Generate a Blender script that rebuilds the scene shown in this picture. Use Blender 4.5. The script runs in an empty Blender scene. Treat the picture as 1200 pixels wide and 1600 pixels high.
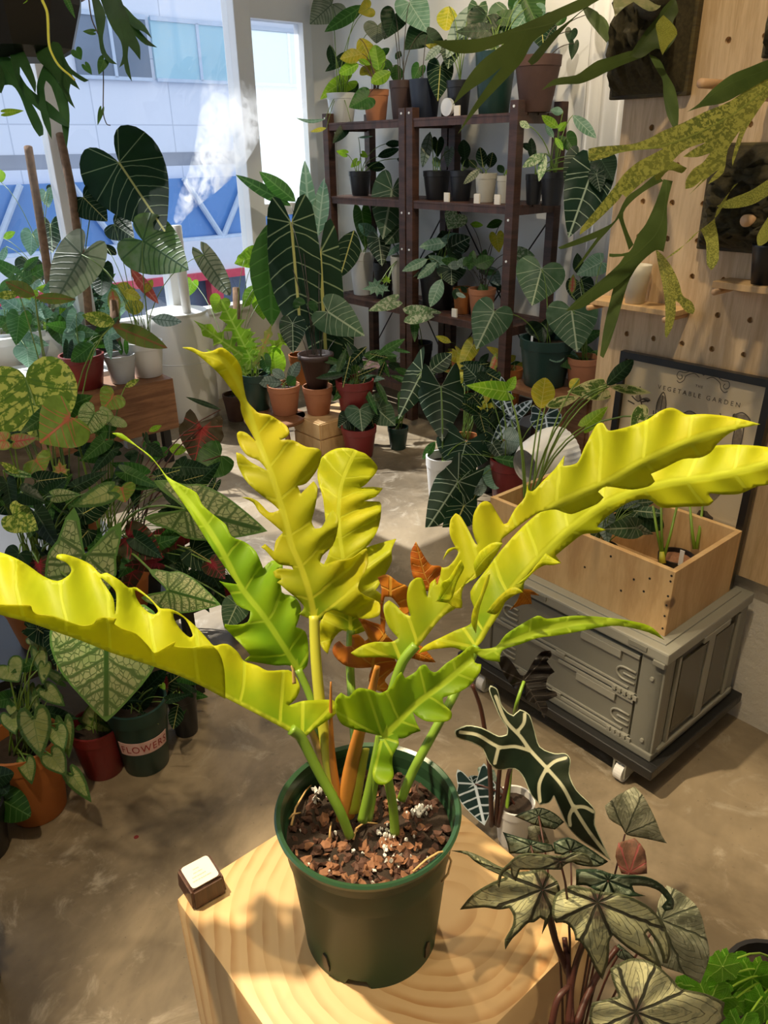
import bpy, bmesh, math, random
import numpy as np
from mathutils import Vector, Matrix, geometry
random.seed(7)
C = bpy.context.scene.collection
SC = bpy.context.scene
# ------------------------------------------------------------------ camera
F = 1190.0; PITCH = math.radians(25.5); ROLL = math.radians(1.0); H = 1.5
fwd = np.array([0, math.cos(PITCH), -math.sin(PITCH)])
_r = np.array([1.0, 0, 0]); _u = np.cross(_r, fwd)
rgt = math.cos(ROLL)*_r - math.sin(ROLL)*_u; upv = np.cross(rgt, fwd)
EYE = np.array([0, 0, H])
cam = bpy.data.cameras.new('camera'); camo = bpy.data.objects.new('camera', cam); C.objects.link(camo)
cam.sensor_fit = 'HORIZONTAL'; cam.sensor_width = 36; cam.lens = F/1200*36; cam.clip_start = .02; cam.clip_end = 200
camo.matrix_world = Matrix(((rgt[0], upv[0], -fwd[0], 0), (rgt[1], upv[1], -fwd[1], 0), (rgt[2], upv[2], -fwd[2], H), (0, 0, 0, 1)))
SC.camera = camo
# ------------------------------------------------------------------ world, sun, lamps, exposure
SC.view_settings.view_transform = 'Standard'; SC.view_settings.look = 'None'
SC.view_settings.gamma = 1; SC.view_settings.exposure = 0.0; SC.view_settings.use_curve_mapping = False
w = bpy.data.worlds.new('sky'); SC.world = w; w.use_nodes = True
bg = w.node_tree.nodes['Background']; bg.inputs[0].default_value = (.82, .89, 1.0, 1); bg.inputs[1].default_value = 1.3
RA = math.radians(40)
U = Vector((-math.sin(RA), math.cos(RA), 0)); V = Vector((math.cos(RA), math.sin(RA), 0))   # the room's own axes
def R(a, b, z=0.0): return U*a + V*b + Vector((0, 0, z))
def light(name, typ, loc, target, energy, color, **k):
    l = bpy.data.lights.new(name, typ); o = bpy.data.objects.new(name, l); C.objects.link(o)
    o.location = loc; l.energy = energy; l.color = color
    o.rotation_euler = (Vector(target)-Vector(loc)).to_track_quat('-Z', 'Y').to_euler()
    for a, b in k.items(): setattr(l, a, b)
    return o
WARM = (1.0, .80, .52)
light('sun', 'SUN', R(9, 2.3, 8), R(9, 2.3, 8) - U*1.0 + V*.10 - Vector((0, 0, 1.15)), 9.0, (1, .95, .88), angle=.009)
def spot(name, loc, tgt, e, deg, r=.035, col=WARM, blend=.35):
    return light(name, 'SPOT', loc, tgt, e, col, spot_size=math.radians(deg), spot_blend=blend, shadow_soft_size=r)
spot('track_spot', (-1.0, .95, 3.05), (.0, .70, .85), 430, 40)
spot('track_spot', (.75, -.05, 3.05), (.27, .45, .7), 85, 24)
spot('track_spot', (-.1, 2.3, 3.05), (.75, 1.35, .2), 80, 62)
spot('track_spot', (-.35, .2, 3.05), (-1.0, 1.75, .9), 95, 52)
spot('track_spot', (.1, .75, 3.05), (1.05, 1.45, 1.25), 95, 60)
spot('track_spot', (-.3, .1, 3.05), (-.5, 1.0, 0), 30, 70)
spot('track_spot', (.35, 2.4, 3.05), R(2.75, 3.1, .8), 85, 75, col=(1, .86, .66))
spot('track_spot', R(2.4, 2.7, 3.05), R(2.9, 3.4, 2.0), 60, 80, col=(1, .78, .45))
light('ceiling_glow', 'AREA', (.1, 1.6, 3.08), (.1, 1.6, 0), 7, (1, .87, .70), size=3.2)  # added soft warm fill, no fixture modelled for it
light('window_portal', 'AREA', R(4.62, 1.2, 1.7), R(2, 1.2, 1.2), 1, (1, 1, 1), shape='RECTANGLE', size=4.5, size_y=2.6)
bpy.data.lights['window_portal'].cycles.is_portal = True
light('window_portal_side', 'AREA', R(3.3, -3.12, 1.7), R(3.3, 0, 1.2), 1, (1, 1, 1), shape='RECTANGLE', size=2.3, size_y=2.4)  # portal for the added, unseen side window
bpy.data.lights['window_portal_side'].cycles.is_portal = True
SC.cycles.volume_bounces = 3

# ------------------------------------------------------------------ node helpers
class N:
    def __init__(s, name):
        s.m = bpy.data.materials.new(name); s.m.use_nodes = True; s.t = s.m.node_tree; s.t.nodes.clear()
    def n(s, typ, **k):
        nd = s.t.nodes.new(typ)
        for a, b in k.items(): setattr(nd, a, b)
        return nd
    def put(s, sock, v):
        if v is None: return
        if hasattr(v, 'is_output'): s.t.links.new(v, sock)
        elif isinstance(v, (tuple, list)) and len(v) == 3 and sock.type == 'RGBA': sock.default_value = (*v, 1)
        else: sock.default_value = v
    def math(s, op, a, b=None, c=None):
        nd = s.n('ShaderNodeMath', operation=op); s.put(nd.inputs[0], a)
        if b is not None: s.put(nd.inputs[1], b)
        if c is not None: s.put(nd.inputs[2], c)
        return nd.outputs[0]
    def mix(s, f, a, b, bt='MIX'):
        nd = s.n('ShaderNodeMix', data_type='RGBA', blend_type=bt); s.put(nd.inputs[0], f); s.put(nd.inputs[6], a); s.put(nd.inputs[7], b); return nd.outputs[2]
    def step(s, x, lo, hi, a=0.0, b=1.0):
        nd = s.n('ShaderNodeMapRange', interpolation_type='SMOOTHSTEP'); s.put(nd.inputs[0], x)
        for i, v in enumerate((lo, hi, a, b)): s.put(nd.inputs[i+1], v)
        return nd.outputs[0]
    def noise(s, vec, scale, detail=3, rough=.55, dist=0):
        nd = s.n('ShaderNodeTexNoise'); s.put(nd.inputs['Vector'], vec); nd.inputs['Scale'].default_value = scale
        nd.inputs['Detail'].default_value = detail; nd.inputs['Roughness'].default_value = rough; nd.inputs['Distortion'].default_value = dist
        return nd.outputs[0]
    def pos(s): return s.n('ShaderNodeTexCoord').outputs['Object']
    def map(s, vec, scale=(1, 1, 1), loc=(0, 0, 0), rot=(0, 0, 0)):
        nd = s.n('ShaderNodeMapping'); s.put(nd.inputs[0], vec); nd.inputs[1].default_value = loc; nd.inputs[2].default_value = rot; nd.inputs[3].default_value = scale
        return nd.outputs[0]
    def bsdf(s, col, rough=.5, metal=0, spec=.5, bump=None, bs=.3, bd=.002, **k):
        p = s.n('ShaderNodeBsdfPrincipled'); s.put(p.inputs['Base Color'], col); s.put(p.inputs['Roughness'], rough)
        p.inputs['Metallic'].default_value = metal; p.inputs['Specular IOR Level'].default_value = spec
        for a, b in k.items(): s.put(p.inputs[a.replace('_', ' ')], b)
        if bump is not None:
            bn = s.n('ShaderNodeBump'); bn.inputs['Strength'].default_value = bs; bn.inputs['Distance'].default_value = bd
            s.put(bn.inputs['Height'], bump); s.t.links.new(bn.outputs[0], p.inputs['Normal'])
            s.bn = bn.outputs[0]
        return p.outputs[0]
    def out(s, sh, vol=None):
        o = s.n('ShaderNodeOutputMaterial')
        if sh is not None: s.t.links.new(sh, o.inputs[0])
        if vol is not None: s.t.links.new(vol, o.inputs[1])
        return s.m

def plain(name, col, rough=.5, metal=0, var=.15, scale=8, spec=.5, bump=0):
    m = N(name); p = m.pos(); nz = m.noise(p, scale, 4)
    c = m.mix(nz, tuple(x*(1-var) for x in col), tuple(min(1, x*(1+var)) for x in col))
    return m.out(m.bsdf(c, rough, metal, spec, bump=m.noise(p, scale*12, 3) if bump else None, bs=bump))

def wood(name, c1, c2, scale=(1, 12, 1), rough=.5, dark=None, ring=6.0, rot=(0, 0, 0)):
    m = N(name); p = m.map(m.pos(), scale, rot=rot)
    nz = m.noise(p, 3.0, 5, .6, .6); nz2 = m.noise(m.map(m.pos(), tuple(x*6 for x in scale), rot=rot), 5, 3)
    f = m.math('ADD', m.math('MULTIPLY', nz, .75), m.math('MULTIPLY', nz2, .25))
    c = m.mix(m.step(f, .36, .64), c1, c2)
    if dark: c = m.mix(m.step(m.noise(m.pos(), 9, 2), .70, .76, 0, .8), c, dark)
    return m.out(m.bsdf(c, rough, bump=nz2, bs=.12))

def leafmat(name, base, vein, base2=None, n=8, k=.55, vw=.022, midw=.016, trans=.3, rough=.42, blotch=None, center=None,
            edge=None, curve=.25, traced=None, radial=0, bump=.35, ncol=.25, tcol=None, spec=.25, wavy=0, midcol=None, fine=0):
    m = N(name)
    uv = m.n('ShaderNodeUVMap', uv_map='UVMap').outputs[0]; sp = m.n('ShaderNodeSeparateXYZ'); m.put(sp.inputs[0], uv)
    u, v = sp.outputs[0], sp.outputs[1]; au = m.math('ABSOLUTE', u)
    uv2 = m.n('ShaderNodeUVMap', uv_map='edge').outputs[0]; sp2 = m.n('ShaderNodeSeparateXYZ'); m.put(sp2.inputs[0], uv2)
    ed, vd = sp2.outputs[0], sp2.outputs[1]
    rnd = m.n('ShaderNodeObjectInfo').outputs['Random']
    off = m.n('ShaderNodeCombineXYZ'); m.put(off.inputs[2], m.math('MULTIPLY', rnd, 37.0)); m.put(off.inputs[0], u); m.put(off.inputs[1], v)
    q = off.outputs[0]
    nz = m.noise(q, 3.5, 4)
    col = m.mix(m.step(nz, .35, .65), base, base2 or tuple(x*(1-ncol) for x in base))
    if blotch:
        bc, th, sc, sx = blotch
        bn = m.noise(m.map(q, (sx, 1, 1)), sc, 5, .6, .5)
        col = m.mix(m.step(bn, th-.02, th+.03), col, bc)
    if center:
        cc, r, soft = center
        rr = m.math('SQRT', m.math('ADD', m.math('MULTIPLY', m.math('MULTIPLY', u, u), 5.0), m.math('MULTIPLY', v, v)))
        rr = m.math('ADD', rr, m.math('MULTIPLY', m.math('SUBTRACT', m.noise(q, 9, 3), .5), .35))
        col = m.mix(m.step(rr, r*(1-soft), r, 1, 0), col, cc)
    wv = m.math('MULTIPLY', m.math('SUBTRACT', m.noise(q, 5, 2), .5), .12+wavy)
    if radial:
        ang = m.math('ARCTAN2', u, v); rr = m.math('SQRT', m.math('ADD', m.math('MULTIPLY', u, u), m.math('MULTIPLY', v, v)))
        fr = m.math('ABSOLUTE', m.math('SUBTRACT', m.math('FRACT', m.math('ADD', m.math('MULTIPLY', ang, radial/6.28318), m.math('MULTIPLY', wv, 2))), .5))
        dist = m.math('MULTIPLY', m.math('MULTIPLY', fr, m.math('DIVIDE', 6.28318, radial)), m.math('ADD', rr, .03))
        lat = m.step(dist, vw*.4, vw, 1, 0)
        sub = m.math('ABSOLUTE', m.math('SUBTRACT', m.math('FRACT', m.math('MULTIPLY', m.math('ADD', rr, m.math('MULTIPLY', fr, -.8)), 7)), .5))
        lat = m.math('MAXIMUM', lat, m.step(sub, .02, .09, .55, 0)); mask = lat
    else:
        p = m.math('ADD', m.math('SUBTRACT', v, m.math('MULTIPLY', au, k)), m.math('ADD', m.math('MULTIPLY', m.math('MULTIPLY', au, au), curve), m.math('MULTIPLY', wv, .4)))
        d1 = m.math('DIVIDE', m.math('ABSOLUTE', m.math('SUBTRACT', m.math('FRACT', m.math('MULTIPLY', p, n)), .5)), n)
        rr = m.math('SQRT', m.math('ADD', m.math('MULTIPLY', u, u), m.math('MULTIPLY', v, v)))
        ang = m.math('ARCTAN2', au, m.math('ADD', v, 0.0))
        d2 = m.math('MULTIPLY', m.math('MULTIPLY', m.math('ABSOLUTE', m.math('SUBTRACT', m.math('FRACT', m.math('MULTIPLY', ang, 1.35)), .5)), .74), rr)
        neg = m.math('LESS_THAN', p, 0.02)
        d = m.math('ADD', m.math('MULTIPLY', d2, neg), m.math('MULTIPLY', d1, m.math('SUBTRACT', 1.0, neg)))
        lat = m.step(d, vw*.35, vw, 1, 0)
        mid = m.math('MULTIPLY', m.step(au, midw*.5, midw*1.1, 1, 0), m.step(v, -.06, -.02, 0, 1))
        mask = m.math('MAXIMUM', m.math('MULTIPLY', lat, .85), mid)
        if fine:
            vo = m.n('ShaderNodeTexVoronoi', feature='DISTANCE_TO_EDGE'); m.put(vo.inputs['Vector'], m.map(q, (1.4, 1, 1))); vo.inputs['Scale'].default_value = fine
            mask = m.math('MAXIMUM', mask, m.step(vo.outputs[0], .02, .10, .8, 0))
    if traced:
        tv = m.step(vd, traced*.55, traced, 1, 0); mask = tv
    col = m.mix(mask, col, vein)
    if midcol and not radial: col = m.mix(mid, col, midcol)
    if edge:
        ec, ew = edge
        ee = m.math('ADD', ed, m.math('MULTIPLY', m.math('SUBTRACT', m.noise(q, 12, 3), .5), ew*.8))
        col = m.mix(m.step(ee, ew*.6, ew, 1, 0), col, ec)
    hs = m.n('ShaderNodeHueSaturation'); m.put(hs.inputs['Value'], m.math('ADD', .82, m.math('MULTIPLY', rnd, .36))); m.put(hs.inputs['Color'], col)
    m.put(hs.inputs['Hue'], m.math('ADD', .49, m.math('MULTIPLY', rnd, .02)))
    col = hs.outputs[0]
    hgt = m.math('SUBTRACT', m.math('MULTIPLY', m.noise(q, 14, 2), .3), m.math('MULTIPLY', mask, .7))
    pr = m.bsdf(col, rough, spec=spec, bump=hgt, bs=bump, bd=.003)
    tr = m.n('ShaderNodeBsdfTranslucent')
    m.put(tr.inputs[0], m.mix(.6, col, tcol or tuple(min(1, x*1.5) for x in base), 'MIX')); m.t.links.new(m.bn, tr.inputs['Normal'])
    mx = m.n('ShaderNodeMixShader'); mx.inputs[0].default_value = trans
    m.t.links.new(pr, mx.inputs[1]); m.t.links.new(tr.outputs[0], mx.inputs[2])
    return m.out(mx.outputs[0])

# ------------------------------------------------------------------ object helpers
def root_loc(p):
    while p.parent: p = p.parent
    return p.location
def mk(name, verts, faces, mat, parent=None, smooth=False, uv=None, uv2=None, base=None):
    """verts in world space; the object sits at its root's base"""
    L = root_loc(parent) if parent else Vector(base) if base is not None else Vector((
        sum(v[0] for v in verts)/len(verts), sum(v[1] for v in verts)/len(verts), min(v[2] for v in verts)))
    me = bpy.data.meshes.new(name); me.from_pydata([(v[0]-L[0], v[1]-L[1], v[2]-L[2]) for v in verts], [], faces)
    if isinstance(mat, (list, tuple)):
        for q in mat: me.materials.append(q)
    elif mat: me.materials.append(mat)
    if smooth: me.polygons.foreach_set('use_smooth', [True]*len(me.polygons))
    for nm, dat in (('UVMap', uv), ('edge', uv2)):
        if dat is not None:
            l = me.uv_layers.new(name=nm); li = np.zeros(len(me.loops), dtype=np.int32); me.loops.foreach_get('vertex_index', li)
            l.data.foreach_set('uv', np.asarray(dat, dtype=np.float32)[li].ravel())
    o = bpy.data.objects.new(name, me); C.objects.link(o)
    if parent: o.parent = parent
    else: o.location = L
    return o
def tag(o, label=None, cat=None, group=None, kind=None):
    for k, v in (('label', label), ('category', cat), ('group', group), ('kind', kind)):
        if v: o[k] = v
    return o
def thing(name, loc, label, cat, group=None):
    o = bpy.data.objects.new(name, None); o.empty_display_size = .05; C.objects.link(o); o.location = loc
    return tag(o, label, cat, group)
def struct(name, *a, **k):
    o = mk(name, *a, **k); o['kind'] = 'structure'; return o

class MB:
    def __init__(s): s.v = []; s.f = []
    def add(s, vs, fs):
        n = len(s.v); s.v += [tuple(v) for v in vs]; s.f += [tuple(i+n for i in f) for f in fs]; return s
    def box(s, a0, a1, b0, b1, z0, z1, room=True, bev=0.0):
        bm = bmesh.new(); bmesh.ops.create_cube(bm, size=1)
        for v in bm.verts: v.co = Vector(((b0+b1)/2+v.co.x*(b1-b0), (a0+a1)/2+v.co.y*(a1-a0), (z0+z1)/2+v.co.z*(z1-z0)))
        if bev: bmesh.ops.bevel(bm, geom=list(bm.edges), offset=bev, segments=2, affect='EDGES', profile=.6)
        bm.verts.index_update()
        vs = [(V*v.co.x + U*v.co.y + Vector((0, 0, v.co.z))) if room else v.co.copy() for v in bm.verts]
        s.add(vs, [[v.index for v in f.verts] for f in bm.faces]); bm.free(); return s
    def lathe(s, c, prof, seg=32, cap=True):
        c = Vector(c); n = len(prof)
        vs = [c + Vector((r*math.cos(2*math.pi*i/seg), r*math.sin(2*math.pi*i/seg), z)) for r, z in prof for i in range(seg)]
        fs = [(j*seg+i, j*seg+(i+1) % seg, (j+1)*seg+(i+1) % seg, (j+1)*seg+i) for j in range(n-1) for i in range(seg)]
        if cap: fs += [tuple(reversed(range(seg))), tuple((n-1)*seg+i for i in range(seg))]
        return s.add(vs, fs)
    def tube(s, pts, r0, r1=None, seg=8, cap=True, flat=1.0):
        pts = [Vector(p) for p in pts]; r1 = r0 if r1 is None else r1; n = len(pts); vs = []; fs = []
        nrm = None
        for i, p in enumerate(pts):
            t = (pts[min(i+1, n-1)]-pts[max(i-1, 0)]).normalized()
            if nrm is None: nrm = t.orthogonal().normalized()
            nrm = (nrm - t*nrm.dot(t)).normalized(); bn = t.cross(nrm)
            r = (r0 + (r1-r0)*i/(n-1)) if not callable(r0) else r0(i/(n-1))
            for k in range(seg):
                a = 2*math.pi*k/seg; vs.append(p + nrm*math.cos(a)*r + bn*math.sin(a)*r*flat)
        for i in range(n-1):
            for k in range(seg): fs.append((i*seg+k, i*seg+(k+1) % seg, (i+1)*seg+(k+1) % seg, (i+1)*seg+k))
        if cap: fs += [tuple(reversed(range(seg))), tuple((n-1)*seg+k for k in range(seg))]
        return s.add(vs, fs)
    def out(s, name, mat, parent=None, smooth=False, base=None): return mk(name, s.v, s.f, mat, parent, smooth, base=base)
def autosmooth(o, ang=40):
    me = o.data; me.polygons.foreach_set('use_smooth', [True]*len(me.polygons))
    bm = bmesh.new(); bm.from_mesh(me)
    for e in bm.edges:
        if len(e.link_faces) == 2 and e.calc_face_angle(0) > math.radians(ang): e.smooth = False
    bm.to_mesh(me); bm.free(); return o

def ray(px, py): return fwd + rgt*((px-600)/F) + upv*((800-py)/F)
def P(px, py, d): return Vector(EYE + ray(px, py)*d)
def PZ(px, py, z):
    q = ray(px, py); return Vector(EYE + q*((z-H)/q[2]))
def PB(px, py, b):
    q = ray(px, py); v = np.array(V); return Vector(EYE + q*((b-EYE@v)/(q@v)))
def PAa(px, py, a):
    q = ray(px, py); v = np.array(U); return Vector(EYE + q*((a-EYE@v)/(q@v)))
def depth(p): return float((np.array(p)-EYE) @ fwd)
def T(ox, oy, s, pts): return [(ox+x/s, oy+y/s) for x, y in pts]
def smooth2(pts, n=3, closed=True, sharp=75):
    """Catmull-Rom through the points; pointed corners stay pointed"""
    pts = [np.array(p, float) for p in pts]; m = len(pts); out = []
    for i in range(m if closed else m-1):
        p1, p2 = pts[i], pts[(i+1) % m]
        p0 = pts[i-1] if (closed or i > 0) else p1; p3 = pts[(i+2) % m] if (closed or i+2 < m) else p2
        def corner(a, b, c):
            x, y = b[:2]-a[:2], c[:2]-b[:2]; nn = np.linalg.norm(x)*np.linalg.norm(y)
            return nn > 1e-9 and (x@y)/nn < math.cos(math.radians(sharp))
        t1 = (p2-p0)/2*(0.0 if corner(p0, p1, p2) else 1); t2 = (p3-p1)/2*(0.0 if corner(p1, p2, p3) else 1)
        Ls = np.linalg.norm(p2-p1)
        for t_ in (t1, t2):
            l = np.linalg.norm(t_)
            if l > Ls: t_ *= Ls/l
        for k in range(n):
            t = k/n; h = (2*t**3-3*t*t+1, t**3-2*t*t+t, -2*t**3+3*t*t, t**3-t*t)
            out.append(p1*h[0]+t1*h[1]+p2*h[2]+t2*h[3])
    if not closed: out.append(pts[-1])
    return out
def seg_dist(Q, L):
    """for points Q (n,2) to polyline L (m,>=2): distance, signed distance, arc position and interpolated extra"""
    best = np.full(len(Q), 1e18); sd = np.zeros(len(Q)); al = np.zeros(len(Q)); ex = np.zeros(len(Q)); acc = 0.0
    for i in range(len(L)-1):
        a, b = L[i], L[i+1]; d = b[:2]-a[:2]; l = np.linalg.norm(d)
        if l < 1e-9: continue
        e = d/l; w_ = Q-a[:2]; t = w_@e
        lo = -1e9 if i == 0 else 0; hi = 1e9 if i == len(L)-2 else l
        tc = np.clip(t, 0, l); near = a[:2]+tc[:, None]*e; dist = np.linalg.norm(Q-near, axis=1)
        s_ = w_[:, 0]*e[1]-w_[:, 1]*e[0]
        m = dist < best-1e-9
        best[m] = dist[m]
        tt = np.clip(t, lo, hi)
        sd[m] = s_[m]; al[m] = (acc+tt)[m]
        if L.shape[1] > 2: ex[m] = (a[2]+(b[2]-a[2])*tc/l)[m]
        acc += l
    return best, sd, al, ex, acc
def leaf(parent, name, outline, mid, mat, fold=.25, side=0.0, rip=0.0, rn=7, holes=(), veins=None, g=None, sm=3, sharp=75,
         dome=0.0, radial=None, thick=0.0, base=None, lift=None):
    """a blade: outline and midrib as seen from the camera, each point at its own distance; the blade is folded, curled and rippled in depth"""
    O = smooth2(outline, sm, True, sharp) if sm > 1 else [np.array(p, float) for p in outline]
    M = np.array(smooth2(mid, 4, False, 120)); 
    O = np.array(O); x0, y0 = O.min(0); x1, y1 = O.max(0)
    if g is None: g = max(2.5, max(x1-x0, y1-y0)/20)
    # resample outline so that no edge is longer than g
    Or = []
    for i in range(len(O)):
        a, b = O[i], O[(i+1) % len(O)]; n = max(1, int(np.linalg.norm(b-a)/g))
        for k in range(n): Or.append(a+(b-a)*k/n)
    O = np.array(Or)
    keep = [0]
    for i in range(1, len(O)):
        if np.linalg.norm(O[i]-O[keep[-1]]) > g*.18: keep.append(i)
    O = O[keep]; no = len(O)
    gx, gy = np.meshgrid(np.arange(x0, x1, g), np.arange(y0, y1, g)); gx = gx + (np.arange(gx.shape[0]) % 2)[:, None]*g/2
    G = np.stack([gx.ravel(), gy.ravel()], 1)
    # inside test
    ins = np.zeros(len(G), bool); j = no-1
    for i in range(no):
        xi, yi = O[i]; xj, yj = O[j]
        if yi != yj:
            c = ((yi > G[:, 1]) != (yj > G[:, 1])) & (G[:, 0] < (xj-xi)*(G[:, 1]-yi)/(yj-yi)+xi); ins ^= c
        j = i
    G = G[ins]
    Oc = np.vstack([O, O[:1]])
    if len(G):
        de = seg_dist(G, Oc)[0]; G = G[de > g*.45]
    MP = M[:, :2]; 
    he = []; hs = []
    if holes:
        holes = [smooth2(h, 4, True, 170) for h in holes]; k0 = no
        for h in holes:
            hs += [np.array(p) for p in h]; he += [(k0+i, k0+(i+1) % len(h)) for i in range(len(h))]; k0 += len(h)
        G = G[np.min([seg_dist(G, np.array(h+h[:1]))[0] for h in holes], axis=0) > g*.4]
    A = np.vstack([O]+([np.array(hs)] if hs else [])+[G])
    res = geometry.delaunay_2d_cdt([Vector(p) for p in A], he, [list(range(no))], 1, 1e-5)
    vs, fs = np.array([tuple(v) for v in res[0]]), [list(f) for f in res[2]]
    if not fs: return None
    if holes:
        ff = []
        for f in fs:
            c = vs[f].mean(0); bad = False
            for h in holes:
                k = False; j = len(h)-1
                for i in range(len(h)):
                    if (h[i][1] > c[1]) != (h[j][1] > c[1]) and c[0] < (h[j][0]-h[i][0])*(c[1]-h[i][1])/(h[j][1]-h[i][1])+h[i][0]: k = not k
                    j = i
                bad |= k
            if not bad: ff.append(f)
        fs = ff
    _, sd, al, dm, L = seg_dist(vs, M); ed = seg_dist(vs, Oc)[0]
    px = dm/F; asd = np.abs(sd)
    d = dm + fold*asd*px + side*sd*px
    if rip: d = d + rip*np.sin(6.283*rn*(al/L-asd/L*.55))*asd*px
    if radial is not None:
        cx, cy, cd = radial; rr = np.hypot(vs[:, 0]-cx, vs[:, 1]-cy); Rm = rr.max()
        an = np.arctan2(vs[:, 1]-cy, vs[:, 0]-cx)
        d = cd + dome*rr*rr/Rm*cd/F + side*(vs[:, 0]-cx)*cd/F + fold*(vs[:, 1]-cy)*cd/F + rip*np.sin(rn*an)*rr*cd/F
        uv = np.stack([(vs[:, 0]-cx)/Rm, -(vs[:, 1]-cy)/Rm], 1); L = Rm
    else:
        if dome: d = d + dome*asd*asd/L*px
        uv = np.stack([sd/L, al/L], 1)
    vd = np.full(len(vs), 9.0)
    if veins:
        for q in veins: vd = np.minimum(vd, seg_dist(vs, np.array(smooth2(q, 4, False, 120)))[0]/L)
    W = [P(x, y, dd) for (x, y), dd in zip(vs, d)]
    o = mk(name, W, fs, mat, parent, True, uv, np.stack([ed/L, vd], 1), base=base)
    if thick:
        md = o.modifiers.new('thick', 'SOLIDIFY'); md.thickness = thick; md.offset = 0
    return o

SH = {
 'cord': [(0, 0), (.04, -.14), (.13, -.30), (.27, -.36), (.42, -.25), (.51, -.02), (.50, .22), (.41, .47), (.26, .70), (.10, .90)],
 'heart': [(0, 0), (.05, -.10), (.16, -.23), (.33, -.25), (.47, -.09), (.5, .13), (.44, .36), (.31, .6), (.14, .84)],
 'arrow': [(0, 0), (.09, -.12), (.22, -.33), (.34, -.43), (.41, -.3), (.43, -.05), (.5, .1), (.44, .36), (.29, .62), (.11, .87)],
 'long': [(0, 0), (.06, -.1), (.16, -.22), (.30, -.25), (.42, -.15), (.47, .05), (.5, .35), (.46, .6), (.32, .82), (.12, .95)],
 'ellip': [(0, 0), (.2, .07), (.4, .27), (.5, .5), (.42, .73), (.2, .92)],
 'lance': [(0, 0), (.3, .14), (.5, .38), (.43, .65), (.2, .88)],
 'wide': [(0, 0), (.12, -.14), (.34, -.2), (.48, -.02), (.5, .22), (.4, .5), (.22, .75), (.08, .92)],
 'round': [(0, 0), (.05, -.14), (.22, -.26), (.4, -.16), (.5, .12), (.49, .42), (.36, .74), (.16, .93)],
 'lobed': [(0, 0), (.18, -.08), (.46, -.02), (.2, .1), (.16, .16), (.5, .12), (.2, .26), (.16, .32), (.5, .34), (.2, .44), (.16, .5), (.44, .56), (.18, .62), (.34, .76), (.12, .84)],
 'star': [(0, 0), (.1, -.1), (.35, -.3), (.28, -.05), (.5, .12), (.25, .22), (.36, .52), (.14, .5)],
}
def gleaf(parent, kind, bx, by, tx, ty, w_, mat, d, dd=None, bend=0.0, fold=None, rip=None, name='leaf', g=None):
    B = np.array([bx, by], float); Tp = np.array([tx, ty], float); L = np.linalg.norm(Tp-B); e = (Tp-B)/L; pe = np.array([-e[1], e[0]])
    h = SH[kind]; pts = h + [(0, 1)] + [(-x, y) for x, y in reversed(h[1:])]
    def mp(x, y): return tuple(B + e*y*L + pe*(x*w_*1.0 + bend*L*math.sin(math.pi*min(max(y, 0), 1))))
    O = [mp(x*1.0, y) for x, y in pts]
    if dd is None: dd = random.uniform(-.35, .1)*L*d/F
    if fold is None: fold = random.uniform(-.35, .25)
    if rip is None: rip = random.uniform(.0, .12)
    M = [(*mp(0, t), d+dd*t*t) for t in (0, .25, .5, .75, 1)]
    return leaf(parent, name, O, M, mat, fold=fold, rip=rip, rn=random.choice((4, 5, 6)), g=g or max(2.2, L/11), sm=2, dome=random.uniform(0, .5))
def curve3(p0, p1, sag=.0, up=.5, n=9):
    p0, p1 = Vector(p0), Vector(p1); h = p1-p0; L = h.length
    c = p0 + Vector((h.x*.25, h.y*.25, max(h.z, 0)*.7 + L*up*.25))
    return [p0*(1-t)**2 + c*2*t*(1-t) + p1*t*t + Vector((0, 0, -sag*math.sin(math.pi*t))) for t in [i/(n-1) for i in range(n)]]

# ------------------------------------------------------------------ materials
M = {}
m = N('concrete floor'); p = m.pos()
c = m.mix(m.step(m.noise(p, 1.6, 6, .62, .5), .32, .68), (.115, .088, .055), (.34, .268, .175))
c = m.mix(m.step(m.noise(p, 7, 6, .7, 1.0), .52, .72, 0, .55), c, (.50, .44, .34))
c = m.mix(m.step(m.noise(p, 24, 5, .7), .60, .75, 0, .6), c, (.10, .08, .055))
wv = m.n('ShaderNodeTexVoronoi', feature='DISTANCE_TO_EDGE'); m.put(wv.inputs['Vector'], m.map(m.noise(p, 1.2, 4, .6), (1, 1, 1))); 
c = m.mix(m.step(m.noise(p, 90, 3), .68, .74, 0, .5), c, (.06, .05, .04))
M['floor'] = m.out(m.bsdf(c, m.step(m.noise(p, 3, 4), .3, .7, .28, .55), bump=m.noise(p, 40, 5), bs=.12, spec=.45))
m = N('white rough plaster'); p = m.pos()
M['plaster'] = m.out(m.bsdf(m.mix(m.noise(p, 6, 5), (.66, .62, .54), (.78, .75, .68)), .8, bump=m.noise(p, 26, 6, .7), bs=.8, bd=.006))
M['wall'] = plain('white wall paint', (.80, .80, .78), .7, var=.04)
M['ceil'] = plain('ceiling paint', (.74, .71, .65), .8, var=.03)
M['winframe'] = plain('white window frame', (.84, .86, .87), .4, var=.03)
M['darkwood'] = wood('dark stained wood', (.040, .018, .012), (.085, .038, .025), (1, 1, 9), .5)
M['darkboard'] = wood('dark stained boards', (.05, .022, .015), (.10, .045, .03), (9, 1, 1), .5, rot=(0, 0, -RA))
m = N('pale pine block'); p = m.pos()
sx = m.n('ShaderNodeSeparateXYZ'); m.put(sx.inputs[0], p)
pc = m.map(p, (1, 1, .12), loc=(-0.083, 0.003, 0)); dn = m.n('ShaderNodeVectorMath', operation='LENGTH'); m.put(dn.inputs[0], pc)
rad = m.math('ADD', dn.outputs['Value'], m.math('MULTIPLY', m.math('SUBTRACT', m.noise(m.map(p, (1, 1, .3)), 5, 3), .5), .035))
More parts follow.
